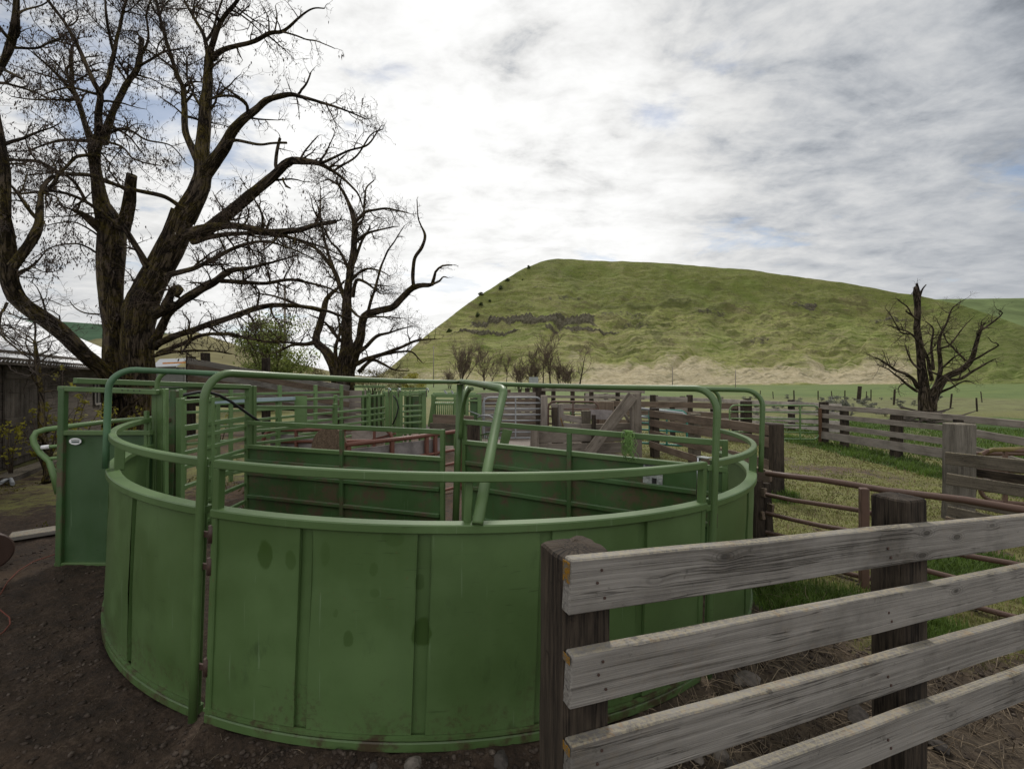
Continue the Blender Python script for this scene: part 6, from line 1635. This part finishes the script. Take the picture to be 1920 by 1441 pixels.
W_ = WT(); tc = W_.n('ShaderNodeTexCoord').outputs['Generated']
sky = W_.n('ShaderNodeTexSky'); sky.sky_type = 'NISHITA'; sky.sun_disc = False; sky.sun_elevation = math.asin(SUN.z); sky.sun_rotation = math.atan2(SUN.x, SUN.y); sky.dust_density = .6
bg1 = W_.n('ShaderNodeBackground'); W_.l(sky.outputs[0], bg1.inputs[0]); bg1.inputs[1].default_value = .10
sx = W_.n('ShaderNodeSeparateXYZ'); W_.l(tc, sx.inputs[0])
zz = W_.math('ADD', W_.math('MAXIMUM', sx.outputs[2], 0.0), .16)
cx = W_.n('ShaderNodeCombineXYZ'); W_.l(W_.math('DIVIDE', sx.outputs[0], zz), cx.inputs[0]); W_.l(W_.math('DIVIDE', sx.outputs[1], zz), cx.inputs[1]); cp = cx.outputs[0]
c1 = W_.noise(W_.map(cp, (1.0, 1.15, 1), loc=(3.1, 1.7, 0)), 1.15, 8, .58, dist=.25); c2 = W_.noise(W_.map(cp, (1.0, 1.6, 1), loc=(7.3, 2.2, 0)), 2.6, 9, .6, dist=.4); c3 = W_.noise(W_.map(cp, (.35, 1.1, 1), rot=(0, 0, .2)), 2.0, 7, .6); c4 = W_.noise(W_.map(cp, (1, 1.2, 1), loc=(1, 5, 0)), 7.5, 6, .62, dist=.3)


def dotv(v):
    x = W_.n('ShaderNodeVectorMath', operation='DOT_PRODUCT'); W_.l(tc, x.inputs[0]); x.inputs[1].default_value = v; return x.outputs['Value']


ds = dotv(tuple(SUN)); gd = at(830, 410, 1.0) - Vector((0, 0, H)); gd.normalize(); dg = dotv(tuple(gd))
glow = W_.math('ADD', W_.mul(W_.rng(dg, .25, .95, 0, 1), .30), W_.mul(W_.rng(dg, .80, 1.0, 0, 1), .42))
back = W_.rng(W_.mul(sx.outputs[1], -1.0), -.25, .7, 0, .75)  # unseen sky behind the camera brightened, added as fill for the foreground
rd = at(2050, -60, 1.0) - Vector((0, 0, H)); rd.normalize(); ld = at(-150, 250, 1.0) - Vector((0, 0, H)); ld.normalize()
lum = W_.math('ADD', W_.math('ADD', glow, .50), back); lum = W_.math('SUBTRACT', lum, W_.math('ADD', W_.rng(dotv(tuple(rd)), .72, 1.0, 0, .34), W_.rng(dotv(tuple(ld)), .82, 1.0, 0, .22)))
tex = W_.math('MULTIPLY', W_.math('ADD', W_.mul(W_.math('SUBTRACT', c2, .5), 1.6), W_.math('ADD', W_.mul(W_.math('SUBTRACT', c3, .5), .6), W_.mul(W_.math('SUBTRACT', c4, .5), .8))), W_.rng(sx.outputs[2], .02, .5, .45, 1.15))
lum = W_.mul(lum, W_.math('ADD', W_.mul(tex, 1.35), 1.0)); lum = W_.mul(W_.math('SUBTRACT', 1.0, W_.math('EXPONENT', W_.mul(lum, -1.75))), 1.14)
tint = W_.mix(W_.rng(lum, .2, .85), (.86, .94, 1.06), (1.0, 1.0, .99))
vm = W_.n('ShaderNodeVectorMath', operation='SCALE'); W_.l(tint, vm.inputs[0]); W_.l(lum, vm.inputs['Scale'])
bg2 = W_.n('ShaderNodeBackground'); W_.l(vm.outputs[0], bg2.inputs[0]); bg2.inputs[1].default_value = 1.0
cov = W_.rng(W_.math('ADD', c1, W_.mul(c2, .35)), .475, .60, .32, 1)
cov = W_.math('MAXIMUM', cov, W_.rng(dg, .95, .99, 0, .8))
ms = W_.n('ShaderNodeMixShader'); W_.l(cov, ms.inputs[0]); W_.l(bg1.outputs[0], ms.inputs[1]); W_.l(bg2.outputs[0], ms.inputs[2])
ow = W_.n('ShaderNodeOutputWorld'); W_.l(ms.outputs[0], ow.inputs[0])

sl = bpy.data.lights.new('sun', 'SUN'); sl.energy = 2.0; sl.angle = math.radians(12); sl.color = (1, .95, .87)
so = bpy.data.objects.new('sun', sl); C.objects.link(so); so.rotation_euler = (-SUN).to_track_quat('-Z', 'Y').to_euler(); so.location = (0, 0, 30)

cam = bpy.data.cameras.new('camera'); co = bpy.data.objects.new('camera', cam); C.objects.link(co); co.location = (0, 0, H); co.rotation_euler = (math.pi / 2, 0, 0)
cam.sensor_width = 36; cam.lens = F / 1920 * 36; cam.shift_y = -(720.5 - VH) / 1920; cam.clip_start = .05; cam.clip_end = 6000
SC.camera = co
SC.view_settings.view_transform = 'Standard'; SC.view_settings.look = 'None'; SC.view_settings.gamma = 1; SC.view_settings.use_curve_mapping = False; SC.view_settings.exposure = 0
SC.cycles.max_bounces = 6; SC.cycles.diffuse_bounces = 3; SC.cycles.glossy_bounces = 2; SC.cycles.transmission_bounces = 2
for o in list(SC.objects):
    if '_w' in o: del o['_w']
